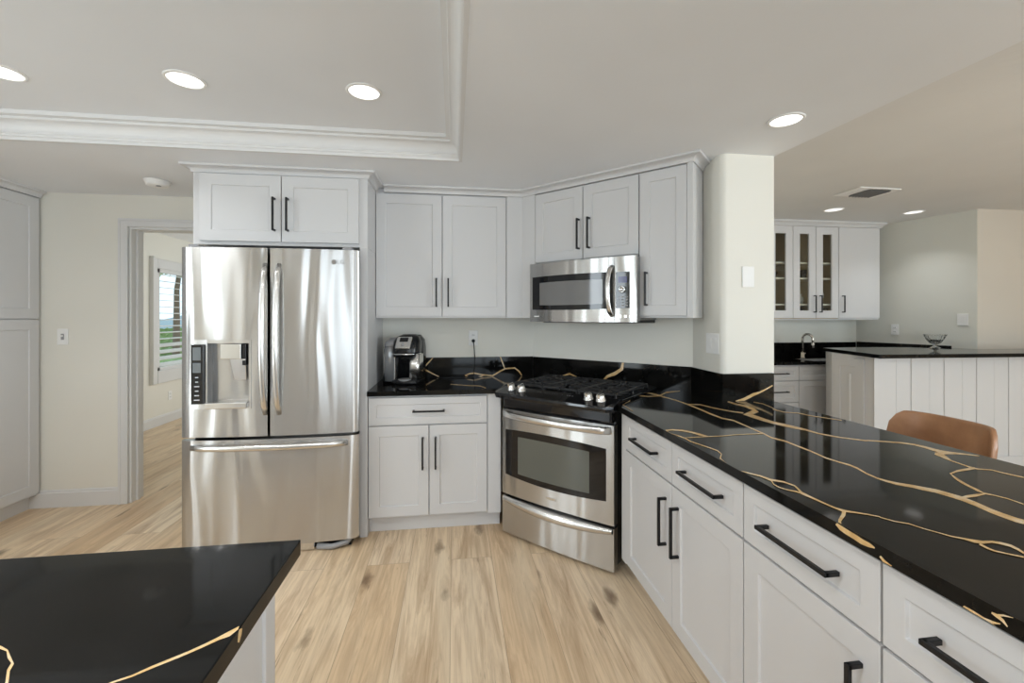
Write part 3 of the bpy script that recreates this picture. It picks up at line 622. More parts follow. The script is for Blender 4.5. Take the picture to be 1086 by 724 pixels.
# ------------------------------------------------------------------ stone worktops and splashbacks
CZ0, CZ1 = .884, .914
far = lambda q: q[0][1] > 2.6 and q[0][0] < .5
QV = [M['quartz'], M['vein']]
mb = MB().prism([(-.535, 2.772), (.318, 2.772), (.330, 2.784), (.770, 3.225), (.617, 3.379), (-.535, 3.379)], CZ0, CZ1)
add_veins(mb, [q for q in VEINS['top'] if far(q)], lambda x, y: (x, max(y, 2.773), CZ1+.0005))
s_top = mb.build('worktop', QV, None, .0025, 2)
tag(s_top, 'black quartz worktop under the coffee maker, left of the range', 'worktop')
SZ = 1.066
mb = MB().box(-.535, .622, 3.38, 3.3995, CZ1-.03, SZ)
add_veins(mb, VEINS['sb'], lambda x, z: (x, 3.3795, min(z, SZ-.0005)), (0, -1, 0))
mb.build('splashback', QV, s_top, .001, 1)
CX = .850
mb = MB().prism([(CX, -.40), (1.745, -.40), (1.745, 2.189), (1.459, 2.189), (1.472, 2.52), (1.322, 2.68), (.872, 2.208), (CX, 2.187)], CZ0, CZ1)
add_veins(mb, [q for q in VEINS['top'] if not far(q)], lambda x, y: (min(max(x, CX+.0006), 1.7444), y, CZ1+.0005))
add_veins(mb, VEINS['face'], lambda y, z: (CX-.0005, y, min(max(z, CZ0+.001), CZ1-.0005)), (-1, 0, 0))
p_top = mb.build('worktop', QV, None, .002, 2)
tag(p_top, 'long black quartz peninsula worktop with branching gold veins', 'worktop')
mb = MB().prism([(.623, 3.38), (1.472, 2.531), (1.489, 2.541), (.632, 3.398)], .80, SZ-.002)
add_veins(mb, VEINS['sd'], lambda x, y, z: (x-.0004, y-.0004, min(z, SZ-.0025)), (-.7, -.7, 0))
mb.build('splashback', QV, p_top, .001, 1)
MB().prism([(1.458, 2.19), (1.4695, 2.20), (1.4695, 2.24), (1.4745, 2.41), (1.4885, 2.535), (1.472, 2.531)], CZ1-.02, SZ-.002).build('splashback', M['quartz'], p_top, .001, 1)
mb = MB().box(1.458, 1.768, 2.19, 2.2095, CZ1-.02, SZ-.002)
add_veins(mb, VEINS['sc'], lambda x, z: (min(x, 1.7675), 2.1895, max(z, CZ1)), (0, -1, 0))
mb.build('splashback', QV, p_top, .001, 1)

# island in the foreground
t = thing('kitchen_island', 'white kitchen island base in the foreground under a black top', 'island', (0, 0, 0))
MB().box(-2.05, -.352, -.55, .895, .10, .882).build('body', M['cabinet'], t)
MB().box(-2.0, -.40, -.50, .84, 0, .10).build('toe_kick', M['cabinet'], t)
MB().box(-.353, -.346, .855, .897, .0, .882).box(-.353, -.346, -.55, -.49, .10, .882).box(-.353, -.346, -.49, .855, .10, .16).build('corner_trim', M['cabinet'], t, .001, 1)
MB().shaker(-1.98, -1.2, .12, .87, 0, .016, .06).build('back_panel', M['cabinet'], t).location = (0, .895, 0)
t.children[-1].rotation_euler = (0, 0, PI); t.children[-1].location = (-2.40, .897+.014, 0)
MB().shaker(-1.98, -1.2, .12, .87, 0, .016, .06).build('back_panel', M['cabinet'], t)
t.children[-1].rotation_euler = (0, 0, PI); t.children[-1].location = (-3.16, .897+.014, 0)
mb = MB().box(-2.1, -.314, -.6, .944, .882, CZ1)
add_veins(mb, VEINS['isl'], lambda x, y: (min(x, -.3145), y, CZ1+.0005))
add_veins(mb, VEINS['islf'], lambda y, z: (-.3135, y, min(max(z, .884), CZ1-.0005)), (1, 0, 0))
i_top = mb.build('worktop', QV, None, .002, 2)
tag(i_top, 'black quartz island worktop with one gold vein, in the left foreground', 'worktop')
# ------------------------------------------------------------------ refrigerator
t = thing('refrigerator', 'stainless steel french door refrigerator with water dispenser and bottom freezer', 'refrigerator', (-1.056, 2.66, 0))
HW = .488
MB().box(-.438, .440, .075, .72, .03, 1.76).build('body', M['steel_side'], t, .006, 2)
def bowed_door(x0, x1, z0, z1, name, cut=None, base=M['steel']):
    # front bulges towards -y in plan; optional rectangular cut-out (x0, x1, z0, z1)
    def yf(x):
        u = x/HW; return .026*u*u+(.016*max(0, (abs(u)-.97)/.03)**2)
    mb = MB(); n = 26
    xs = sorted(set([x0+(x1-x0)*i/n for i in range(n+1)]+([cut[0], cut[1]] if cut else [])))
    zs = sorted(set([z0+(z1-z0)*i/10 for i in range(11)]+([cut[2], cut[3]] if cut else [])))
    idx = {}
    vs = []; fs = []
    for i, x in enumerate(xs):
        for j, z in enumerate(zs): idx[i, j] = len(vs); vs.append((x, yf(x), z))
    for i in range(len(xs)-1):
        for j in range(len(zs)-1):
            if cut and xs[i] >= cut[0]-1e-6 and xs[i+1] <= cut[1]+1e-6 and zs[j] >= cut[2]-1e-6 and zs[j+1] <= cut[3]+1e-6: continue
            fs.append((idx[i, j], idx[i+1, j], idx[i+1, j+1], idx[i, j+1]))
    mb.add(vs, fs, 0, True)
    yb = .070
    bot = [idx[i, 0] for i in range(len(xs))]; top = [idx[i, len(zs)-1] for i in range(len(xs))]
    # sides and back as own vertices
    lo_ = [(x, yf(x), z0) for x in xs]+[(x, yb, z0) for x in xs]; m_ = len(xs)
    mb.add(lo_, [(i, m_+i, m_+i+1, i+1) for i in range(m_-1)])
    mb.add([(x, y, z1) for x, y, _ in lo_], [(i, i+1, m_+i+1, m_+i) for i in range(m_-1)])
    for x in (x0, x1): mb.add([(x, yf(x), z0), (x, yb, z0), (x, yb, z1), (x, yf(x), z1)], [(0, 1, 2, 3)])
    if not cut: mb.add([(x0, yb, z0), (x1, yb, z0), (x1, yb, z1), (x0, yb, z1)], [(0, 1, 2, 3)])
    o = mb.build(name, base, t)
    return o
ZT, ZM, ZF, ZB = 1.776, .690, .672, .055
DC = (-.428, -.099, .852, 1.247)
dl = bowed_door(-HW, -.0115, ZM, ZT, 'door', DC)
dr = bowed_door(.003, HW, ZM, ZT, 'door')
fz = bowed_door(-HW, HW, ZB, ZF, 'freezer_drawer')
# vertical bowed handles
def bow(p0, p1, out, n=15):
    p0, p1 = Vector(p0), Vector(p1); r = []
    for i in range(n+1):
        a = i/n; k = (4*a*(1-a))**.55
        r.append(p0.lerp(p1, a)+Vector((0, -out*k, 0)))
    return r
for d, x in ((dl, -.024), (dr, .050)):
    MB().tube(bow((x, .006, .815), (x, .006, 1.685), .062), .0165, 12, 0, 1.0, .62, up=(0, -1, 0)).build('handle', M['silver'], d)
MB().tube(bow((-.425, .018, .632), (.428, .018, .632), .055), .0165, 12, 0, .62, 1.0, up=(0, 0, 1)).build('handle', M['silver'], fz)
# dispenser set into the left door
x0, x1, z0, z1 = DC
mb = MB()
fy = lambda x: .026*(x/HW)**2-.004
RX0 = -.338; RX1 = -.112; RZ0 = .885; RZ1 = 1.227
# flat bezel around recess
for a, c, e, g in ((x0, RX0, z0, z1), (RX1, x1, z0, z1), (RX0, RX1, z0, RZ0), (RX0, RX1, RZ1, z1)):
    mb.add([(a, fy(a), e), (c, fy(c), e), (c, fy(c), g), (a, fy(a), g)], [(0, 1, 2, 3)])
    mb.add([(a, .06, e), (c, .06, e), (c, .06, g), (a, .06, g)], [(0, 1, 2, 3)])
# recess walls
mb.add([(RX0, fy(RX0), RZ0), (RX0, .066, RZ0), (RX0, .066, RZ1), (RX0, fy(RX0), RZ1)], [(0, 1, 2, 3)], 1)
mb.add([(RX1, fy(RX1), RZ0), (RX1, .066, RZ0), (RX1, .066, RZ1), (RX1, fy(RX1), RZ1)], [(0, 1, 2, 3)], 1)
mb.add([(RX0, fy(RX0), RZ1), (RX1, fy(RX1), RZ1), (RX1, .066, RZ1), (RX0, .066, RZ1)], [(0, 1, 2, 3)], 1)
mb.add([(RX0, fy(RX0), RZ0), (RX1, fy(RX1), RZ0), (RX1, .066, RZ0), (RX0, .066, RZ0)], [(0, 1, 2, 3)], 1)
mb.add([(RX0, .066, RZ0), (RX1, .066, RZ0), (RX1, .066, RZ1), (RX0, .066, RZ1)], [(0, 1, 2, 3)], 0)
for a, c in (((x0, z0), (x1, z0)), ((x1, z0), (x1, z1)), ((x0, z1), (x1, z1)), ((x0, z0), (x0, z1))):
    mb.add([(a[0], fy(a[0]), a[1]), (c[0], fy(c[0]), c[1]), (c[0], .05, c[1]), (a[0], .05, a[1])], [(0, 1, 2, 3)])
disp = mb.build('dispenser', [M['steel_flat'], M['steel_side']], dl)
mb = MB().box(-.263, -.153, -.004, .064, 1.137, RZ1-.004)            # chute housing
mb.add([(-.215, .0, 1.137), (-.130, .0, 1.137), (-.138, .03, 1.012), (-.205, .03, 1.012), (-.215, .012, 1.137), (-.130, .012, 1.137), (-.138, .042, 1.012), (-.205, .042, 1.012)],
       [(0, 1, 2, 3), (7, 6, 5, 4), (0, 4, 5, 1), (1, 5, 6, 2), (2, 6, 7, 3), (3, 7, 4, 0)])
mb.build('paddle', M['silver'], dl, .003, 2)
MB().box(-.150, -.128, .002, .064, 1.10, RZ1-.004).build('spout', M['black_plastic'], dl, .004, 2)
MB().box(-.334, -.116, -.026, .064, .858, .892).build('drip_tray', M['silver'], dl, .004, 2)
mb = MB().box(-.414, -.354, -.006, .012, .884, 1.221)
mb.box(-.405, -.363, -.0072, -.0058, 1.132, 1.205, 1).box(-.405, -.363, -.0072, -.0058, 1.062, 1.118, 1)
for i, w in enumerate((.016, .014, .026, .018, .024, .028)):
    z = 1.035-i*.0255; mb.box(-.384-w/2, -.384+w/2, -.0068, -.0058, z-.0028, z+.0028, 2)
mb.build('control_panel', [M['black_gloss'], M['display_grey'], M['button_mark']], dl)
# emblem, hinges, grille, feet
mx = Matrix.Translation((.352, .0125, 1.703)) @ Matrix.Rotation(PI/2, 4, 'X')
e = MB().lathe([(.0100, 0), (.0140, 0), (.0140, .0016), (.0100, .0016)], 24, 0, mx)
e.lathe([(.0022, 0), (.0022, .0017)], 8, 0, Matrix.Translation((.348, .0125, 1.707)) @ Matrix.Rotation(PI/2, 4, 'X'))
e.box(.3512, .3532, .0108, .0125, 1.696, 1.710).box(.3512, .358, .0108, .0125, 1.696, 1.698)
e.build('emblem', M['emblem'], dr)
text_mesh('emblem_lettering', 'LG', .034, M['emblem'], dr, (.389, .0140, 1.703), (PI/2, 0, math.radians(5.0)))
MB().box(.395, .45, .03, .13, ZT-.005, ZT+.018).build('hinge', M['grey_plastic'], t, .004, 1)
MB().box(-.45, -.395, .03, .13, ZT-.005, ZT+.018).build('hinge', M['grey_plastic'], t, .004, 1)
MB().box(-.43, -.016, .075, .085, ZM-.03, ZT-.02).box(-.016, .008, .075, .085, ZM-.03, ZT-.02).build('gasket', M['black_plastic'], t)
MB().box(-.44, .24, .022, .075, .004, .05).build('base_grille', M['silver'], t, .004, 1)
MB().tube([(.255, .03, .022), (.34, .02, .018), (.42, .04, .03), (.445, .09, .05)], [.018, .016, .016, .012], 10).build('foot', M['grey_plastic'], t)
MB().box(.24, .44, .06, .5, .0, .04).build('base', M['black_plastic'], t)

# ------------------------------------------------------------------ range (local x along the diagonal wall, y into it, front of door at y=0)
WR = 2.143
t = diag('range', 'stainless slide-in gas range with black cooktop set in the corner', 'range', WR)
RL, RR = -1.712, -.957
MB().box(RL+.008, RR-.008, .045, .655, .035, .915).build('body', M['black_plastic'], t)
for x in (RL+.06, RR-.06):
    for y in (.10, .58): MB().cyl((x, y, 0), (x, y, .04), .016).build('foot', M['black_plastic'], t)
def bowx(x, amt): u = (x-(RL+RR)/2)/((RR-RL)/2); return -amt*(1-u*u)
def bowed_slab(x0, x1, z0, z1, amt, yb, mi=0, n=20, hole=None):
    mb = MB(); xs = [x0+(x1-x0)*i/n for i in range(n+1)]
    a = [(x, bowx(x, amt), z0) for x in xs]+[(x, yb, z0) for x in xs]; m_ = n+1
    mb.grid([[(x, bowx(x, amt), z0), (x, bowx(x, amt), z1)] for x in xs], mi)
    mb.add(a, [(i, i+1, m_+i+1, m_+i) for i in range(n)], mi)
    mb.add([(x, y, z1) for x, y, _ in a], [(i, i+1, m_+i+1, m_+i) for i in range(n)], mi)
    for x in (x0, x1): mb.add([(x, bowx(x, amt), z0), (x, yb, z0), (x, yb, z1), (x, bowx(x, amt), z1)], [(0, 1, 2, 3)], mi)
    mb.add([(x0, yb, z0), (x1, yb, z0), (x1, yb, z1), (x0, yb, z1)], [(0, 1, 2, 3)], mi)
    return mb
od = bowed_slab(RL, RR, .268, .800, .016, .045).build('oven_door', M['steel_flat'], t)
# black glass with bowed lower edge, pale inner window
def win(x0, x1, zb, zt, sagb, sagt, off, n=18):
    mb = MB(); xm = (x0+x1)/2; hw = (x1-x0)/2
    P = []
    for i in range(n+1):
        x = x0+(x1-x0)*i/n; u = (x-xm)/hw; s = 1-u*u
        b_ = zb-sagb*s; c_ = zt+sagt*s
        P.append([(x, bowx(x, .016)-off, b_+(c_-b_)*j/2) for j in range(3)])
    return mb.grid(P)
win(-1.684, -1.000, .392, .672, .018, .014, .0008).build('window_surround', M['black_gloss'], od)
win(-1.582, -1.096, .413, .641, .004, .004, .0016).build('window', M['oven_glass'], od)
def bar(x0, x1, z, out, r, sx, n=16, z_sag=0.0):
    pts = []
    for i in range(n+1):
        a = i/n; k = (4*a*(1-a))**.5
        pts.append((x0+(x1-x0)*a, bowx(x0+(x1-x0)*a, .016)-.006-out*k, z-z_sag*k))
    return MB().tube(pts, r, 12, 0, sx, 1.0, up=(0, 0, 1))
bar(-1.690, -.976, .772, .042, .020, .5).build('handle', M['silver'], od)
MB().box(-1.372, -1.308, -.0175, -.010, .313, .331).build('badge', M['silver'], od, .002, 1)
sl = MB()
for i in range(7):
    a = -1.64+i*.093; sl.box(a, a+.072, .004, .03, .800, .8035)
sl.build('vent_slots', M['black_plastic'], od)
dw = bowed_slab(RL, RR, .024, .252, .010, .045).build('storage_drawer', M['steel_flat'], t)
mb = MB(); n = 20; P = []
for i in range(n+1):
    a = i/n; x = -1.700+.735*a; k = 4*a*(1-a); y = bowx(x, .010)
    zt = .252; zb = .226-.030*k
    P.append([(x, y-.001, zt), (x, y-.012-.016*k, zt-.006), (x, y-.016-.020*k, zb+.012), (x, y-.010-.016*k, zb), (x, y-.0005, zb-.004)])
mb.grid(P).build('pull', M['silver'], dw)
# black cooktop, sloped control panel, knobs
prof_c = [(-.075, .880), (-.083, .898), (-.080, .912), (.035, .938), (.060, .934), (.064, .916), (.04, .880)]
mb = MB(); P = []; n = 24; x0, x1 = -1.735, -.935
vs = []; fs = []; k = len(prof_c)
for i in range(n+1):
    x = x0+(x1-x0)*i/n; u = abs(2*i/n-1); b_ = .010*(1-u*u)-.030*max(0, (u-.93)/.07)**2
    for j, (y, z) in enumerate(prof_c): vs.append((x, y-(b_ if y < .0 else 0), z))
for i in range(n):
    for j in range(k):
        j2 = (j+1) % k; fs.append((i*k+j, i*k+j2, (i+1)*k+j2, (i+1)*k+j))
fs += [tuple(range(k)), tuple(range(n*k, n*k+k))]
mb.add(vs, fs, 0)
mk = mb; rnd = random.Random(2)
def cpz(y): return .912+(y+.080)*(.026/.115)+.0008
for i in range(17):
    for j in range(3):
        if rnd.random() < .75:
            x = -1.475+i*.0165; y = -.050+j*.024; w = rnd.choice((.004, .006, .008))
            mk.add([(x, y, cpz(y)), (x+w, y, cpz(y)), (x+w, y+.005, cpz(y+.005)), (x, y+.005, cpz(y+.005))], [(0, 1, 2, 3)], 1)
cpn = mk.build('control_panel', [M['black_gloss'], M['grey_plastic']], t, .003, 2)
MB().prism([(-1.735, .06), (-.935, .06), (-.935, .60), (-.945, .640), (-1.725, .640), (-1.735, .60)], .9155, .930).build('cooktop', M['black_gloss'], t, .004, 2)
fr = MB().box(-1.70, -.965, -.012, .05, .808, .882).build('front_apron', M['black_gloss'], t, .012, 3)
for x in (-1.630, -1.553, -1.100, -1.026):
    y = -.012; z = cpz(y)
    mx = Matrix.Translation((x, y, z)) @ Matrix.Rotation(math.radians(-13), 4, 'X').inverted()
    kb = MB().lathe([(.028, 0), (.028, .004), (.0235, .007), (.0225, .030), (.020, .034), (.0, .0345)], 28, 0, mx)
    kb.box(-.005, .005, -.0235, .0235, .020, .040, 0, mx)
    kb.build('knob', M['silver'], cpn)
# burners and continuous grates
burn = [(-1.575, .19, .042), (-1.575, .45, .034), (-1.335, .32, .048), (-1.095, .19, .036), (-1.095, .45, .044)]
for x, y, r in burn:
    MB().lathe([(r*1.25, .929), (r*1.25, .936), (r, .938), (r, .946), (r*.9, .950), (0, .951)], 24, 0, Matrix.Translation((x, y, 0))).build('burner', M['iron'], t)
for gx in (-1.575, -1.335, -1.095):
    g = MB(); w = .112; y0, y1 = .080, .560; zt = .950; b_ = .006
    def rod(a, c): g.tube([a, c], .0075, 6, 0)
    for x in (gx-w, gx+w): rod((x, y0, zt), (x, y1, zt))
    for y in (y0, (y0+y1)/2, y1): rod((gx-w, y, zt), (gx+w, y, zt))
    for yc in ((.19, .45) if gx != -1.335 else (.32, .17, .47)):
        for dx, dy in ((1, 0), (-1, 0), (0, 1), (0, -1), (.7, .7), (-.7, .7), (.7, -.7), (-.7, -.7)):
            g.tube([(gx+dx*.112*(1 if abs(dx) != .7 else 1.2), yc+dy*.112*(1 if abs(dx) != .7 else 1.0), zt), (gx+dx*.035, yc+dy*.035, zt+.004)], .0065, 6)
    for x in (gx-w, gx+w):
        for y in (y0, (y0+y1)/2, y1): rod((x, y, zt), (x, y, .929))
    g.build('grate', M['iron'], t)

# ------------------------------------------------------------------ over-the-range microwave
WM = 2.447
t = diag('microwave', 'stainless over-the-range microwave under the two-door diagonal cabinet', 'microwave', WM)
ML, MR, MZ0, MZ1 = -1.710, -.951, 1.346, 1.740
MB().box(ML+.004, MR-.003, .02, .062, MZ0+.006, MZ1-.002).box(ML+.01, MR-.016, .05, .38, MZ0+.012, MZ1-.002).build('body', M['steel_side'], t, .003, 1)
def fbow(x): u = (x-(ML+MR)/2)/((MR-ML)/2); return -.016*(1-u*u)
def mslab(x0, x1, z0, z1, off=0.0, yb=.022, n=16):
    mb = MB(); xs = [x0+(x1-x0)*i/n for i in range(n+1)]; m_ = n+1
    mb.grid([[(x, fbow(x)-off, z0), (x, fbow(x)-off, z1)] for x in xs])
    a = [(x, fbow(x)-off, z0) for x in xs]+[(x, yb, z0) for x in xs]
    mb.add(a, [(i, i+1, m_+i+1, m_+i) for i in range(n)]); mb.add([(x, y, z1) for x, y, _ in a], [(i, i+1, m_+i+1, m_+i) for i in range(n)])
    for x in (x0, x1): mb.add([(x, fbow(x)-off, z0), (x, yb, z0), (x, yb, z1), (x, fbow(x)-off, z1)], [(0, 1, 2, 3)])
    return mb
md = mslab(ML, -1.086, MZ0, MZ1).build('door', M['steel_flat'], t)
mslab(-1.084, MR, MZ0, MZ1).build('control_side', M['steel_flat'], t)
def mwin(x0, x1, zb, zt, sag, off, n=18):
    P = []
    for i in range(n+1):
        x = x0+(x1-x0)*i/n; s = 4*(i/n)*(1-i/n)*sag
        P.append([(x, fbow(x)-off, zb-s+(zt+s-zb+s)*j/2) for j in range(3)])
    return MB().grid(P)
mwin(-1.688, -1.100, 1.428, 1.649, .004, .001).build('window_surround', M['black_gloss'], md)
mwin(-1.626, -1.160, 1.458, 1.608, .003, .002).build('window', M['micro_glass'], md)
pts = []
for i in range(17):
    a = i/16; k = (4*a*(1-a))**.55
    pts.append((-1.098-.010*k, fbow(-1.1)-.004-.050*k, 1.384+(1.684-1.384)*a))
MB().tube(pts, .0145, 12, 0, 1.0, .6, up=(0, -1, 0)).build('handle', M['silver'], md)
MB().box(-1.672, -1.645, fbow(-1.66)-.0015, fbow(-1.66)+.002, 1.379, 1.386).box(-1.641, -1.634, fbow(-1.64)-.0018, fbow(-1.64)+.002, 1.378, 1.387).build('emblem', M['plastic'], md)
mk = mslab(-1.076, -.993, 1.430, 1.646, .0015)
for r_ in range(4):
    for c in range(3): mk.box(-1.066+c*.025, -1.052+c*.025, fbow(-1.03)-.0032, fbow(-1.03), 1.442+r_*.017, 1.450+r_*.017, 1)
cpm = mk.build('control_panel', [M['black_gloss'], M['grey_plastic']], t)
MB().box(-1.062, -1.008, fbow(-1.03)-.004, fbow(-1.03), 1.582, 1.618).build('display', M['display'], cpm)
mx = Matrix.Translation((-1.036, fbow(-1.036)+.002, 1.541)) @ Matrix.Rotation(PI/2, 4, 'X')
MB().lathe([(.021, 0), (.021, .012), (.0185, .016), (.013, .016), (.013, .010), (0, .010)], 28, 0, mx).build('knob', M['chrome'], cpm)
MB().box(ML+.09, MR-.02, .03, .37, MZ0-.006, MZ0+.012).build('vent_grille', M['dark_gap'], t)
for x in (-1.05, -1.018, -.985): MB().box(x-.008, x+.008, fbow(x)-.002, fbow(x)+.004, 1.372, 1.390).build('button', M['silver'], t, .001, 1)

# ------------------------------------------------------------------ coffee maker
t = thing('coffee_maker', 'black and silver single-serve coffee maker on the worktop by the refrigerator', 'coffee maker', (-.345, 3.185, CZ1+.0006), math.radians(-10))
def rsec(w, d, r, n=5):
    p = []
    for cx_, cy_, a0 in ((w/2-r, d/2-r, 0), (-w/2+r, d/2-r, 90), (-w/2+r, -d/2+r, 180), (w/2-r, -d/2+r, 270)):
        for i in range(n+1):
            a = math.radians(a0+90*i/n); p.append((cx_+r*math.cos(a), cy_+r*math.sin(a)))
    return p
def loft(secs, mi=0, smooth=True):      # [(poly, z, dx, dy)]
    mb = MB(); n = len(secs[0][0]); vs = []; fs = []
    for p, z, dx, dy in secs: vs += [(x+dx, y+dy, z) for x, y in p]
    for i in range(len(secs)-1):
        for k in range(n):
            k2 = (k+1) % n; fs.append((i*n+k, i*n+k2, (i+1)*n+k2, (i+1)*n+k))
    fs += [tuple(range(n-1, -1, -1)), tuple(range((len(secs)-1)*n, len(secs)*n))]
    return mb.add(vs, fs, mi, smooth)
loft([(rsec(.19, .27, .05), 0, .03, -.02), (rsec(.19, .27, .05), .022, .03, -.02), (rsec(.16, .24, .05), .030, .03, -.02)]).build('base', M['black_plastic'], t)
loft([(rsec(.19, .16, .04), .02, .03, .05), (rsec(.19, .16, .04), .24, .03, .05), (rsec(.18, .15, .05), .30, .03, .05), (rsec(.13, .10, .04), .335, .03, .05)]).build('body', M['black_plastic'], t, 0)
loft([(rsec(.178, .16, .06), .185, .03, -.07), (rsec(.19, .19, .07), .215, .03, -.065), (rsec(.19, .20, .075), .255, .03, -.055), (rsec(.185, .19, .07), .295, .03, -.045), (rsec(.15, .15, .06), .325, .03, -.02), (rsec(.09, .10, .04), .340, .03, .0)]).build('brew_head', M['black_plastic'], t)
mx = Matrix.Translation((.03, -.152, .288)) @ Matrix.Rotation(math.radians(-42), 4, 'X')
MB().box(-.052, .052, -.006, .008, -.052, .052, 0, mx).build('control_face', M['silver'], t, .014, 3)
MB().box(-.030, .030, -.008, .0, .002, .040, 0, mx).build('screen', M['black_gloss'], t, .003, 2)
MB().lathe([(.012, 0), (.012, .006), (.009, .009), (0, .009)], 20, 0, mx @ Matrix.Translation((0, -.004, -.022)) @ Matrix.Rotation(PI/2, 4, 'X')).build('button', M['grey_plastic'], t)
MB().tube([(.03+.098*math.cos(a), -.065-.098*math.sin(a), .208) for a in [PI*i/14 for i in range(15)]], .006, 8).build('chrome_band', M['chrome'], t)
MB().cyl((.03, -.10, .165), (.03, -.10, .20), .028, .036).build('nozzle', M['black_plastic'], t)
loft([(rsec(.075, .13, .02), .03, .095, -.065), (rsec(.075, .13, .02), .205, .095, -.065)]).build('side_panel', M['silver'], t)
MB().lathe([(.055, .022), (.055, .030), (.05, .034), (0, .034)], 24, 0, Matrix.Translation((.03, -.10, 0))).build('drip_tray', M['grey_plastic'], t)
loft([(rsec(.075, .25, .035), .018, -.085, -.005), (rsec(.078, .255, .036), .22, -.085, -.005), (rsec(.074, .24, .036), .265, -.083, .0), (rsec(.06, .20, .03), .292, -.078, .005)]).build('water_tank', M['tank'], t)
loft([(rsec(.082, .26, .036), .262, -.083, .0), (rsec(.076, .23, .036), .292, -.080, .004), (rsec(.05, .16, .024), .316, -.074, .01)]).build('tank_lid', M['grey_plastic'], t)
MB().tube([(-.118, -.10, .02), (-.118, -.105, .20), (-.112, -.10, .25), (-.10, -.08, .285)], .011, 8).box(-.05, -.042, -.11, -.09, .02, .24).build('tank_trim', M['silver'], t)

# outlet above the worktop and the plug with its cord
def plate(name, label, cat, loc, rotz, w=.072, h=.117, kind='outlet', group=None):
    # faces -y locally
    t = thing(name, label, cat, loc, rotz, group)
    MB().box(-w/2, w/2, -.006, 0, -h/2, h/2).build('cover_plate', M['plastic'], t, .003, 2)
    if kind == 'outlet':
        for z in (.022, -.022):
            o = MB().box(-.017, .017, -.008, -.004, z-.014, z+.014).build('receptacle', M['plastic'], t, .003, 2)
            MB().box(-.008, -.005, -.0085, -.006, z-.005, z+.006).box(.005, .008, -.0085, -.006, z-.005, z+.006).build('slot', M['dark_gap'], o)
    elif kind == 'switch':
        n = max(1, round(w/.072)); 
        for i in range(n):
            x = (i-(n-1)/2)*.046
            MB().add([(x-.016, -.0065, -.033), (x+.016, -.0065, -.033), (x+.016, -.0105, .033), (x-.016, -.0105, .033), (x-.016, -.004, -.033), (x+.016, -.004, -.033), (x+.016, -.004, .033), (x-.016, -.004, .033)],
                     [(0, 1, 2, 3), (4, 7, 6, 5), (0, 4, 5, 1), (1, 5, 6, 2), (2, 6, 7, 3), (3, 7, 4, 0)]).build('rocker', M['plastic'], t)
    elif kind == 'toggle':
        MB().box(-.005, .005, -.016, -.005, .0, .012).build('toggle', M['plastic'], t, .001, 1)
        MB().box(-.010, .010, -.0065, -.005, -.022, .022).build('toggle_slot', M['grey_plastic'], t)
    return t
plate('wall_outlet', 'white wall outlet with a black plug above the worktop', 'outlet', (.150, 3.3995, 1.215), 0)
t = thing('power_plug', 'black plug and cord hanging from the outlet by the coffee maker', 'plug', (.150, 3.391, 1.193))
MB().cyl((0, .002, 0), (0, -.030, 0), .014, .011).build('plug_head', M['black_plastic'], t)
MB().tube([(0, -.026, -.004), (.003, -.034, -.03), (.006, -.030, -.07), (.010, -.024, -.12), (.012, -.024, -.18), (0, -.04, -.268), (-.05, -.07, -.2735), (-.20, -.09, -.2735), (-.33, -.08, -.2735)], .004, 8).build('cord', M['black_plastic'], t)
plate('light_switch', 'white light switch on the wall left of the doorway', 'switch', (-2.819, 3.5495, 1.235), 0, kind='toggle')
plate('blank_wall_plate', 'blank white wall plate high on the column', 'wall plate', (1.622, 2.2095, 1.600), 0, kind='blank')
plate('light_switch', 'double white rocker switch on the side of the column above the black splash', 'switch', (1.4715, 2.300, 1.226), math.radians(-88), w=.118, kind='switch')
plate('light_switch', 'white switch plate on the pale wall above the bar, right of the glass bowl', 'switch', (5.098, 3.72, 1.355), math.radians(-74.8), w=.085, kind='switch')
plate('wall_outlet', 'white outlet on the pale wall right of the bar sink', 'outlet', (4.950, 4.27, 1.24), math.radians(-74.8))
plate('wall_outlet', 'small white outlet under the hall window', 'outlet', (HX+.0005, 6.27, .348), PI/2)

# ------------------------------------------------------------------ ceiling fixtures
def downlight(label, loc, r=.066, watts=DOWN, lens=M['lamp'], spread=150, group='recessed lights in the kitchen ceiling'):
    t = thing('recessed_light', label, 'ceiling light', loc, 0, group)
    MB().lathe([(r, -.001), (r*1.02, -.006), (r*1.17, -.003), (r*1.19, 0), (r, 0)], 40).build('trim_ring', M['plastic'], t)
    MB().lathe([(0, -.0035), (r*.7, -.0035), (r*1.005, -.0015), (r*1.005, 0), (0, 0)], 40).build('lens', lens, t)
    d = bpy.data.lights.new('downlight_lamp', 'AREA'); d.shape = 'DISK'; d.size = r*1.9; d.energy = watts; d.color = (.95, .98, 1.0); d.spread = math.radians(spread)
    o = bpy.data.objects.new('downlight_lamp', d); COL.objects.link(o); o.parent = t; o.location = (0, 0, -.010)
    return t
downlight('round recessed light in the tray ceiling above the refrigerator', (-1.15, 2.035, HT-.0005), watts=.5)
downlight('round recessed light in the tray ceiling nearest the moulding corner', (-.405, 2.035, HT-.0005), watts=.6)
downlight('round recessed light in the tray ceiling cut by the left frame edge', (-1.873, 2.070, HT-.0005), watts=6.5)
downlight('round recessed light in the flat ceiling in front of the column', (1.513, 1.800, HC-.0005), .064, .2)
for y_, w_ in ((.62, 'the row over the island'), (-.75, 'the row behind the camera')):
    for x_, p_ in ((-1.9, 'farthest from the peninsula'), (-1.15, 'at the middle'), (-.40, 'nearest to the peninsula')):
        downlight('recessed tray light in %s, %s' % (w_, p_), (x_, y_, HT-.0005))  # out-of-frame lamps added as general fill for the kitchen
downlight('recessed light in the flat ceiling over the near end of the peninsula', (1.55, .05, HC-.0005), .064, 1.4)  # out-of-frame lamp added to light the peninsula
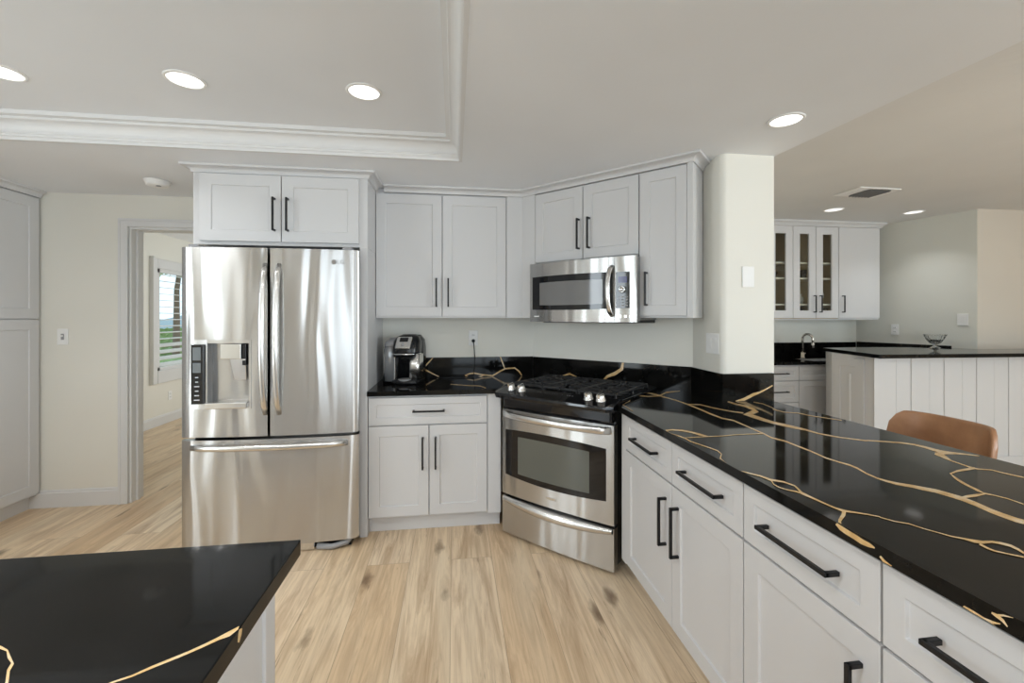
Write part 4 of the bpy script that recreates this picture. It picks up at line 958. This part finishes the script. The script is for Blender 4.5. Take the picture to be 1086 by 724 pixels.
downlight('recessed light above the wet bar cabinets, left of the two', (3.745, 3.835, HO-.0005), .075, .6, M['lamp_dim'], 100, 'recessed lights in the bar room ceiling')
downlight('recessed light near the pale bar wall, right of the two', (4.640, 3.815, HO-.0005), .075, 2.0, M['lamp_dim'], 100, 'recessed lights in the bar room ceiling')
t = thing('ceiling_vent', 'square white air vent with dark slats in the bar room ceiling', 'vent', (3.50, 3.26, HO-.0005), math.radians(1))
MB().box(-.20, .20, -.125, -.10, -.008, 0).box(-.20, .20, .10, .125, -.008, 0).box(-.20, -.075, -.10, .10, -.008, 0).box(.14, .20, -.10, .10, -.008, 0).build('frame', M['plastic'], t, .002, 1)
MB().box(-.08, .145, -.10, .10, -.003, 0).build('opening', M['dark_gap'], t)
mb = MB()
for i in range(7):
    mb.box(-.003, .003, -.10, .10, -.011, .011, 0, Matrix.Translation((-.062+i*.031, 0, -.010)) @ Matrix.Rotation(math.radians(35), 4, 'Y'))
mb.build('slats', M['grey_plastic'], t)
t = thing('smoke_detector', 'round white smoke detector on the ceiling left of the refrigerator cabinet', 'smoke detector', (-1.955, 3.16, HC-.0005))
MB().lathe([(.072, 0), (.072, -.010), (.066, -.014), (.066, -.018), (.062, -.030), (.05, -.036), (0, -.037)][::-1], 36).build('housing', M['plastic'], t)
MB().lathe([(.014, -.040), (.014, -.036)], 16, 0, Matrix.Translation((.02, -.02, 0))).build('test_button', M['grey_plastic'], t)

# ------------------------------------------------------------------ wet bar in the next room
BY = 4.33
t = thing('display_cabinet', 'white wall cabinet with glass doors above the bar sink', 'cabinet', (0, BY, 0))
CB0, CB1 = 1.362, 2.40
X0g, X1g, X2g, X4g = 3.41, 3.708, 3.992, 4.275
mb = MB()
mb.box(X0g-.012, X4g, .29, .315, CB0, CB1).box(X0g-.012, X0g+.006, 0, .29, CB0, CB1).box(X1g-.008, X1g+.008, .0, .29, CB0, CB1).box(X0g-.012, X4g+.01, 0, .29, CB0, CB0+.02).box(X0g-.012, X4g+.01, 0, .29, CB1-.02, CB1)
mb.box(X4g-.012, X4g+.008, 0, .29, CB0, CB1)
mb.build('body', M['cab_inside'], t)
MB().box(X0g-.022, X0g-.0125, 0, .315, CB0, CB1).build('side_panel', M['cabinet'], t)
MB().box(X4g+.008, 4.80, .0, .315, CB0, CB1).build('side_body', M['cabinet'], t)
MB().box(X0g-.012, 4.80, -.001, .30, CB0-.012, CB0-.0005).build('bottom_panel', M['cabinet'], t)
SHZ = (1.520, 1.812, 1.985)
for z in SHZ: MB().box(X0g+.007, X4g-.013, .02, .288, z-.009, z+.009).build('shelf', M['shelf'], t)
def gdoor(a, c, hx):
    o = MB().shaker(a, c, CB0+.008, CB1-.012, -.02, .0195, .082, .007, 0, True).build('door', M['cabinet'], t, .0015, 1)
    # taller bottom and top rails as in the photo
    MB().box(a+.08, c-.08, -.008, -.004, CB0+.085, CB1-.09).build('pane', M['pane'], o)
    if hx: bar_handle(o, (hx, CB0+.165), .19, True, -.02)
gdoor(X0g+.003, X1g-.002, None)
gdoor(X1g+.003, X2g-.002, X2g-.028)
gdoor(X2g+.003, X4g-.002, X2g+.045)
o = MB().box(X4g+.004, 4.798, -.02, -.0005, CB0+.008, CB1-.012).build('door', M['cabinet'], t, .0015, 1)
bar_handle(o, (X4g+.045, CB0+.165), .19, True, -.02)
pr = [(-.005, CB1-.01), (.012, CB1-.01), (.014, CB1), (.03, CB1+.022), (.045, CB1+.03), (.045, HO-.001), (-.005, HO-.001)]
MB().sweep(pr, [(X0g-.012, .31), (X0g-.012, -.02), (4.80, -.02), (4.80, .25)]).build('crown_moulding', M['cabinet'], t)
# things on the shelves
def glassware(name, label, prof, loc, m, group=None):
    o = MB().lathe(prof, 20).build(name, m, None, loc=loc); return tag(o, label, 'glassware', group)
zs0, zs1, zs2 = CB0+.0205, SHZ[0]+.0095, SHZ[1]+.0095
glassware('ornamental_urn', 'pale lidded ornament on the lower shelf of the rightmost glass cabinet door', [(.028, 0), (.03, .008), (.012, .02), (.012, .04), (.034, .075), (.038, .11), (.03, .13), (.034, .135), (.018, .16), (.008, .175), (.012, .185), (0, .195)], (4.190, BY+.14, zs1), M['ceramic'])
glassware('pitcher', 'squat pale pitcher on the shelf behind the middle glass door', [(.035, 0), (.05, .03), (.05, .07), (.03, .095), (.036, .115), (0, .115)], (3.92, BY+.15, zs1), M['ceramic'])
glassware('vase', 'tall clear vase on the bottom behind the middle glass door', [(.05, 0), (.06, .01), (.056, .11), (.06, .12), (.057, .12), (.052, .012), (0, .012)], (3.90, BY+.14, zs0), M['crystal'])
glassware('glass_bowl', 'small glass bowl on the upper shelf behind the leftmost glass door', [(.03, 0), (.05, .012), (.075, .06), (.08, .075), (.077, .075), (.05, .018), (0, .016)], (3.575, BY+.16, zs2), M['crystal'])
glassware('tumbler', 'clear tumbler on the second shelf behind the middle glass door', [(.03, 0), (.034, .004), (.037, .10), (.035, .10), (.031, .006), (0, .006)], (3.975, BY+.14, zs2), M['crystal'])
for i, (x, lb) in enumerate(((4.085, 'stemmed glass low behind the rightmost glass door, nearest the handle'), (4.155, 'stemmed glass low behind the rightmost glass door, middle of three'), (4.225, 'stemmed glass low behind the rightmost glass door, farthest from the handle'))):
    glassware('wine_glass', lb, [(.028, 0), (.028, .003), (.004, .008), (.004, .05), (.024, .075), (.027, .10), (.025, .10), (.022, .078), (0, .058)], (x, BY+.10, zs0), M['crystal'], 'stemmed glasses in the display cabinet')

BF = 4.075
t = thing('sink_base_cabinet', 'white base cabinet with drawers under the bar sink', 'cabinet', (0, BF, 0))
MB().box(2.6, 4.40, 0, .555, .105, .884).build('body', M['cabinet'], t)
MB().box(2.6, 4.40, .07, .09, 0, .105).build('toe_kick', M['cabinet'], t)
for z0, z1 in ((.725, .868), (.50, .715), (.118, .49)): drawer(t, 3.02, 3.555, z0, z1, .27)
MB().shaker(3.561, 4.0, .725, .868, -.02, .0195, .045).build('false_front', M['cabinet'], t, .0015, 1)
door(t, 3.561, 4.0, .118, .715, None, .06)
poly = [(2.6, 4.045), (4.3, 4.045), (4.45, 3.70), (5.07, 3.74), (4.834, 4.635), (2.6, 4.635)]
w_top = MB().prism(poly, CZ0, CZ1).build('worktop', M['quartz'], None, .0025, 2)
tag(w_top, 'black stone worktop around the bar sink', 'worktop')
MB().box(2.6, 4.825, 4.63, 4.6495, CZ1-.02, 1.080).build('splashback', M['quartz'], w_top, .001, 1)
MB().prism([(4.835, 4.63), (5.064, 3.80), (5.079, 3.804), (4.850, 4.634)], CZ1-.02, 1.085).build('splashback', M['quartz'], w_top, .001, 1)
struct(MB().box(4.40, 4.75, 3.95, 4.55, .0, CZ0-.001).build('wall_bar_return', M['cabinet']))
t = thing('faucet', 'brushed nickel gooseneck faucet at the bar sink', 'faucet', (3.93, 4.43, CZ1+.0005), math.radians(18))
MB().lathe([(.028, 0), (.028, .006), (.02, .012), (.02, .06), (.017, .065), (0, .065)], 20).build('base', M['nickel'], t)
pts = [(0, 0, .05), (0, 0, .22)]+[(-.0, -.055+.055*math.cos(a), .22+.055*math.sin(a)) for a in [PI*i/10 for i in range(1, 11)]]+[(0, -.112, .17)]
MB().tube(pts, .012, 10).build('spout', M['nickel'], t)
MB().cyl((0, -.111, .18), (0, -.114, .125), .014, .016).build('spray_head', M['nickel'], t)
MB().cyl((.015, 0, .04), (.06, 0, .055), .007, .005).build('lever', M['nickel'], t)
t = thing('bar_sink', 'small steel bar sink below the faucet', 'sink', (3.95, 4.25, CZ1+.0003))
MB().box(-.19, .19, -.15, -.14, -.0, .003).box(-.19, .19, .09, .10, 0, .003).box(-.19, -.18, -.14, .09, 0, .003).box(.18, .19, -.14, .09, 0, .003).build('rim', M['steel_flat'], t)
MB().box(-.18, .18, -.14, .09, .0006, .0012).build('basin', M['steel_side'], t)

# raised bar
BC = (3.50, 3.145); BL = (3.735, 3.95)
t = thing('bar_counter', 'white board-and-batten bar front below the raised black top', 'bar', (0, 0, 0))
fx, fy_ = 3.650, 3.335
lx, ly = 3.575, 3.680
MB().prism([(fx, fy_), (7.2, 3.20), (7.2, 3.40), (4.9, 3.50), (4.08, 3.70), (4.0, 3.93), (3.75, 3.93), (lx, ly)], 0, 1.034).build('body', M['cabinet'], t)
ang = math.atan2(3.20-fy_, 7.2-fx)
bt = MB(); mxb = Matrix.Translation((fx, fy_, 0)) @ Matrix.Rotation(ang, 4, 'Z')
bt.box(-.002, .085, -.010, .002, 0, 1.032, 0, mxb)
for i in range(1, 11):
    bt.box(.085+i*.325-.05, .085+i*.325, -.006, .002, .12, 1.032, 0, mxb)
bt.box(0, 3.6, -.012, .002, 0, .12, 0, mxb)
bt.build('batten', M['cabinet'], t, .001, 1)
gv = MB()
for i in range(0, 11): gv.box(.085+i*.325+.135, .085+i*.325+.160, -.0015, .002, .12, 1.03, 0, mxb)
gv.build('board_joint', M['cabinet'], t)
# end panel facing the sink aisle
d = Vector((lx-fx, ly-fy_)); Ld = d.length; a2 = math.atan2(-d.y, -d.x)
ep = MB().shaker(.012, Ld-.07, .12, 1.0, -.016, .0155, .07).build('end_panel', M['cabinet'], t)
ep.location = (lx, ly, 0); ep.rotation_euler = (0, 0, a2)
ep2 = MB().box(Ld*.46, Ld*.46+.012, -.0185, -.009, .25, .86).build('panel_bead', M['trim'], t); ep2.location = (lx, ly, 0); ep2.rotation_euler = (0, 0, a2)
bar_top = MB().prism([BC, (7.3, 3.03), (7.3, 3.52), (5.19, 3.585), (5.09, 3.60), (4.98, 3.86), (4.2, 3.99), BL], 1.034, 1.067).build('bar_worktop', M['quartz'], None, .003, 2)
tag(bar_top, 'raised black stone bar top carrying the glass bowl', 'worktop')
t = thing('pedestal_bowl', 'faceted clear glass pedestal bowl on the raised bar top', 'bowl', (4.79, 3.735, 1.0673))
t.scale = (.80, .80, .88)
MB().lathe([(.052, 0), (.054, .004), (.040, .012), (.018, .022), (.014, .034), (.020, .044), (.0, .046)], 16, 0, None, False).build('foot', M['crystal'], t)
vs = []; prof = [(.022, .044), (.055, .062), (.085, .100), (.112, .146), (.105, .146), (.078, .103), (.045, .070), (.0, .064)]
mb = MB(); seg = 24; n = len(prof); fs = []
for i, (r, z) in enumerate(prof):
    for k in range(seg):
        a = 2*PI*k/seg; up = .012*(k % 2) if i in (3, 4) else 0; rr = r*(1.0 if k % 2 else .95)
        vs.append((rr*math.cos(a), rr*math.sin(a), z+up))
for i in range(n-1):
    for k in range(seg):
        k2 = (k+1) % seg; fs.append((i*seg+k, i*seg+k2, (i+1)*seg+k2, (i+1)*seg+k))
mb.add(vs, fs); mb.build('bowl', M['crystal'], t)

# ------------------------------------------------------------------ counter stool behind the peninsula
t = thing('counter_stool', 'tan leather counter stool tucked behind the black peninsula', 'stool', (2.045, 1.545, 0), math.radians(-2))
# backrest: a curved leather shell, concave towards the worktop (-x)
def shell(off):
    P = []; nu, nv = 24, 10
    for i in range(nu+1):
        u = -1+2*i/nu
        row = []
        for j in range(nv+1):
            v = j/nv
            hw = .200+.012*(1-v)
            y = hw*u; x = -.085*abs(u)**3.2-.03*(1-v)+off*1.0
            z = .60+.352*v
            # rounded top corners
            e = max(0, (abs(u)-.80)/.20)
            z -= (e**2.2)*.055*v**3
            row.append((x+.02*v, y, z))
        P.append(row)
    return P
mb = MB(); A_ = shell(0); B_ = shell(.028)
nu = len(A_); nv = len(A_[0])
mb.grid(A_); mb.grid(B_)
mb.grid([A_[i][-1:]+B_[i][-1:] for i in range(nu)]); mb.grid([A_[i][:1]+B_[i][:1] for i in range(nu)])
mb.grid([A_[0], B_[0]]); mb.grid([A_[-1], B_[-1]])
o = mb.build('backrest', M['leather'], t)
bm = bmesh.new(); bm.from_mesh(o.data); bmesh.ops.remove_doubles(bm, verts=bm.verts, dist=.0005); bmesh.ops.recalc_face_normals(bm, faces=bm.faces); bm.to_mesh(o.data); bm.free()
for p in o.data.polygons: p.use_smooth = True
d = o.modifiers.new('bevel', 'BEVEL'); d.width = .008; d.segments = 3; d.limit_method = 'ANGLE'; d.angle_limit = math.radians(50)
loft([(rsec(.40, .40, .07), .60, -.20, 0), (rsec(.43, .42, .08), .615, -.20, 0), (rsec(.43, .42, .08), .655, -.20, 0), (rsec(.38, .38, .07), .672, -.20, 0)]).build('seat', M['leather'], t)
for sx_, sy_ in ((-.36, -.17), (-.36, .17), (-.03, -.17), (-.03, .17)):
    MB().tube([(sx_, sy_, .605), (sx_+(-.03 if sx_ < -.2 else .03), sy_*1.15, 0.0)], .012, 8).build('leg', M['black_metal'], t)
MB().tube([(-.385, -.19, .22), (-.385, .19, .22)], .009, 8).tube([(-.009, -.19, .22), (-.009, .19, .22)], .009, 8).build('footrest', M['black_metal'], t)
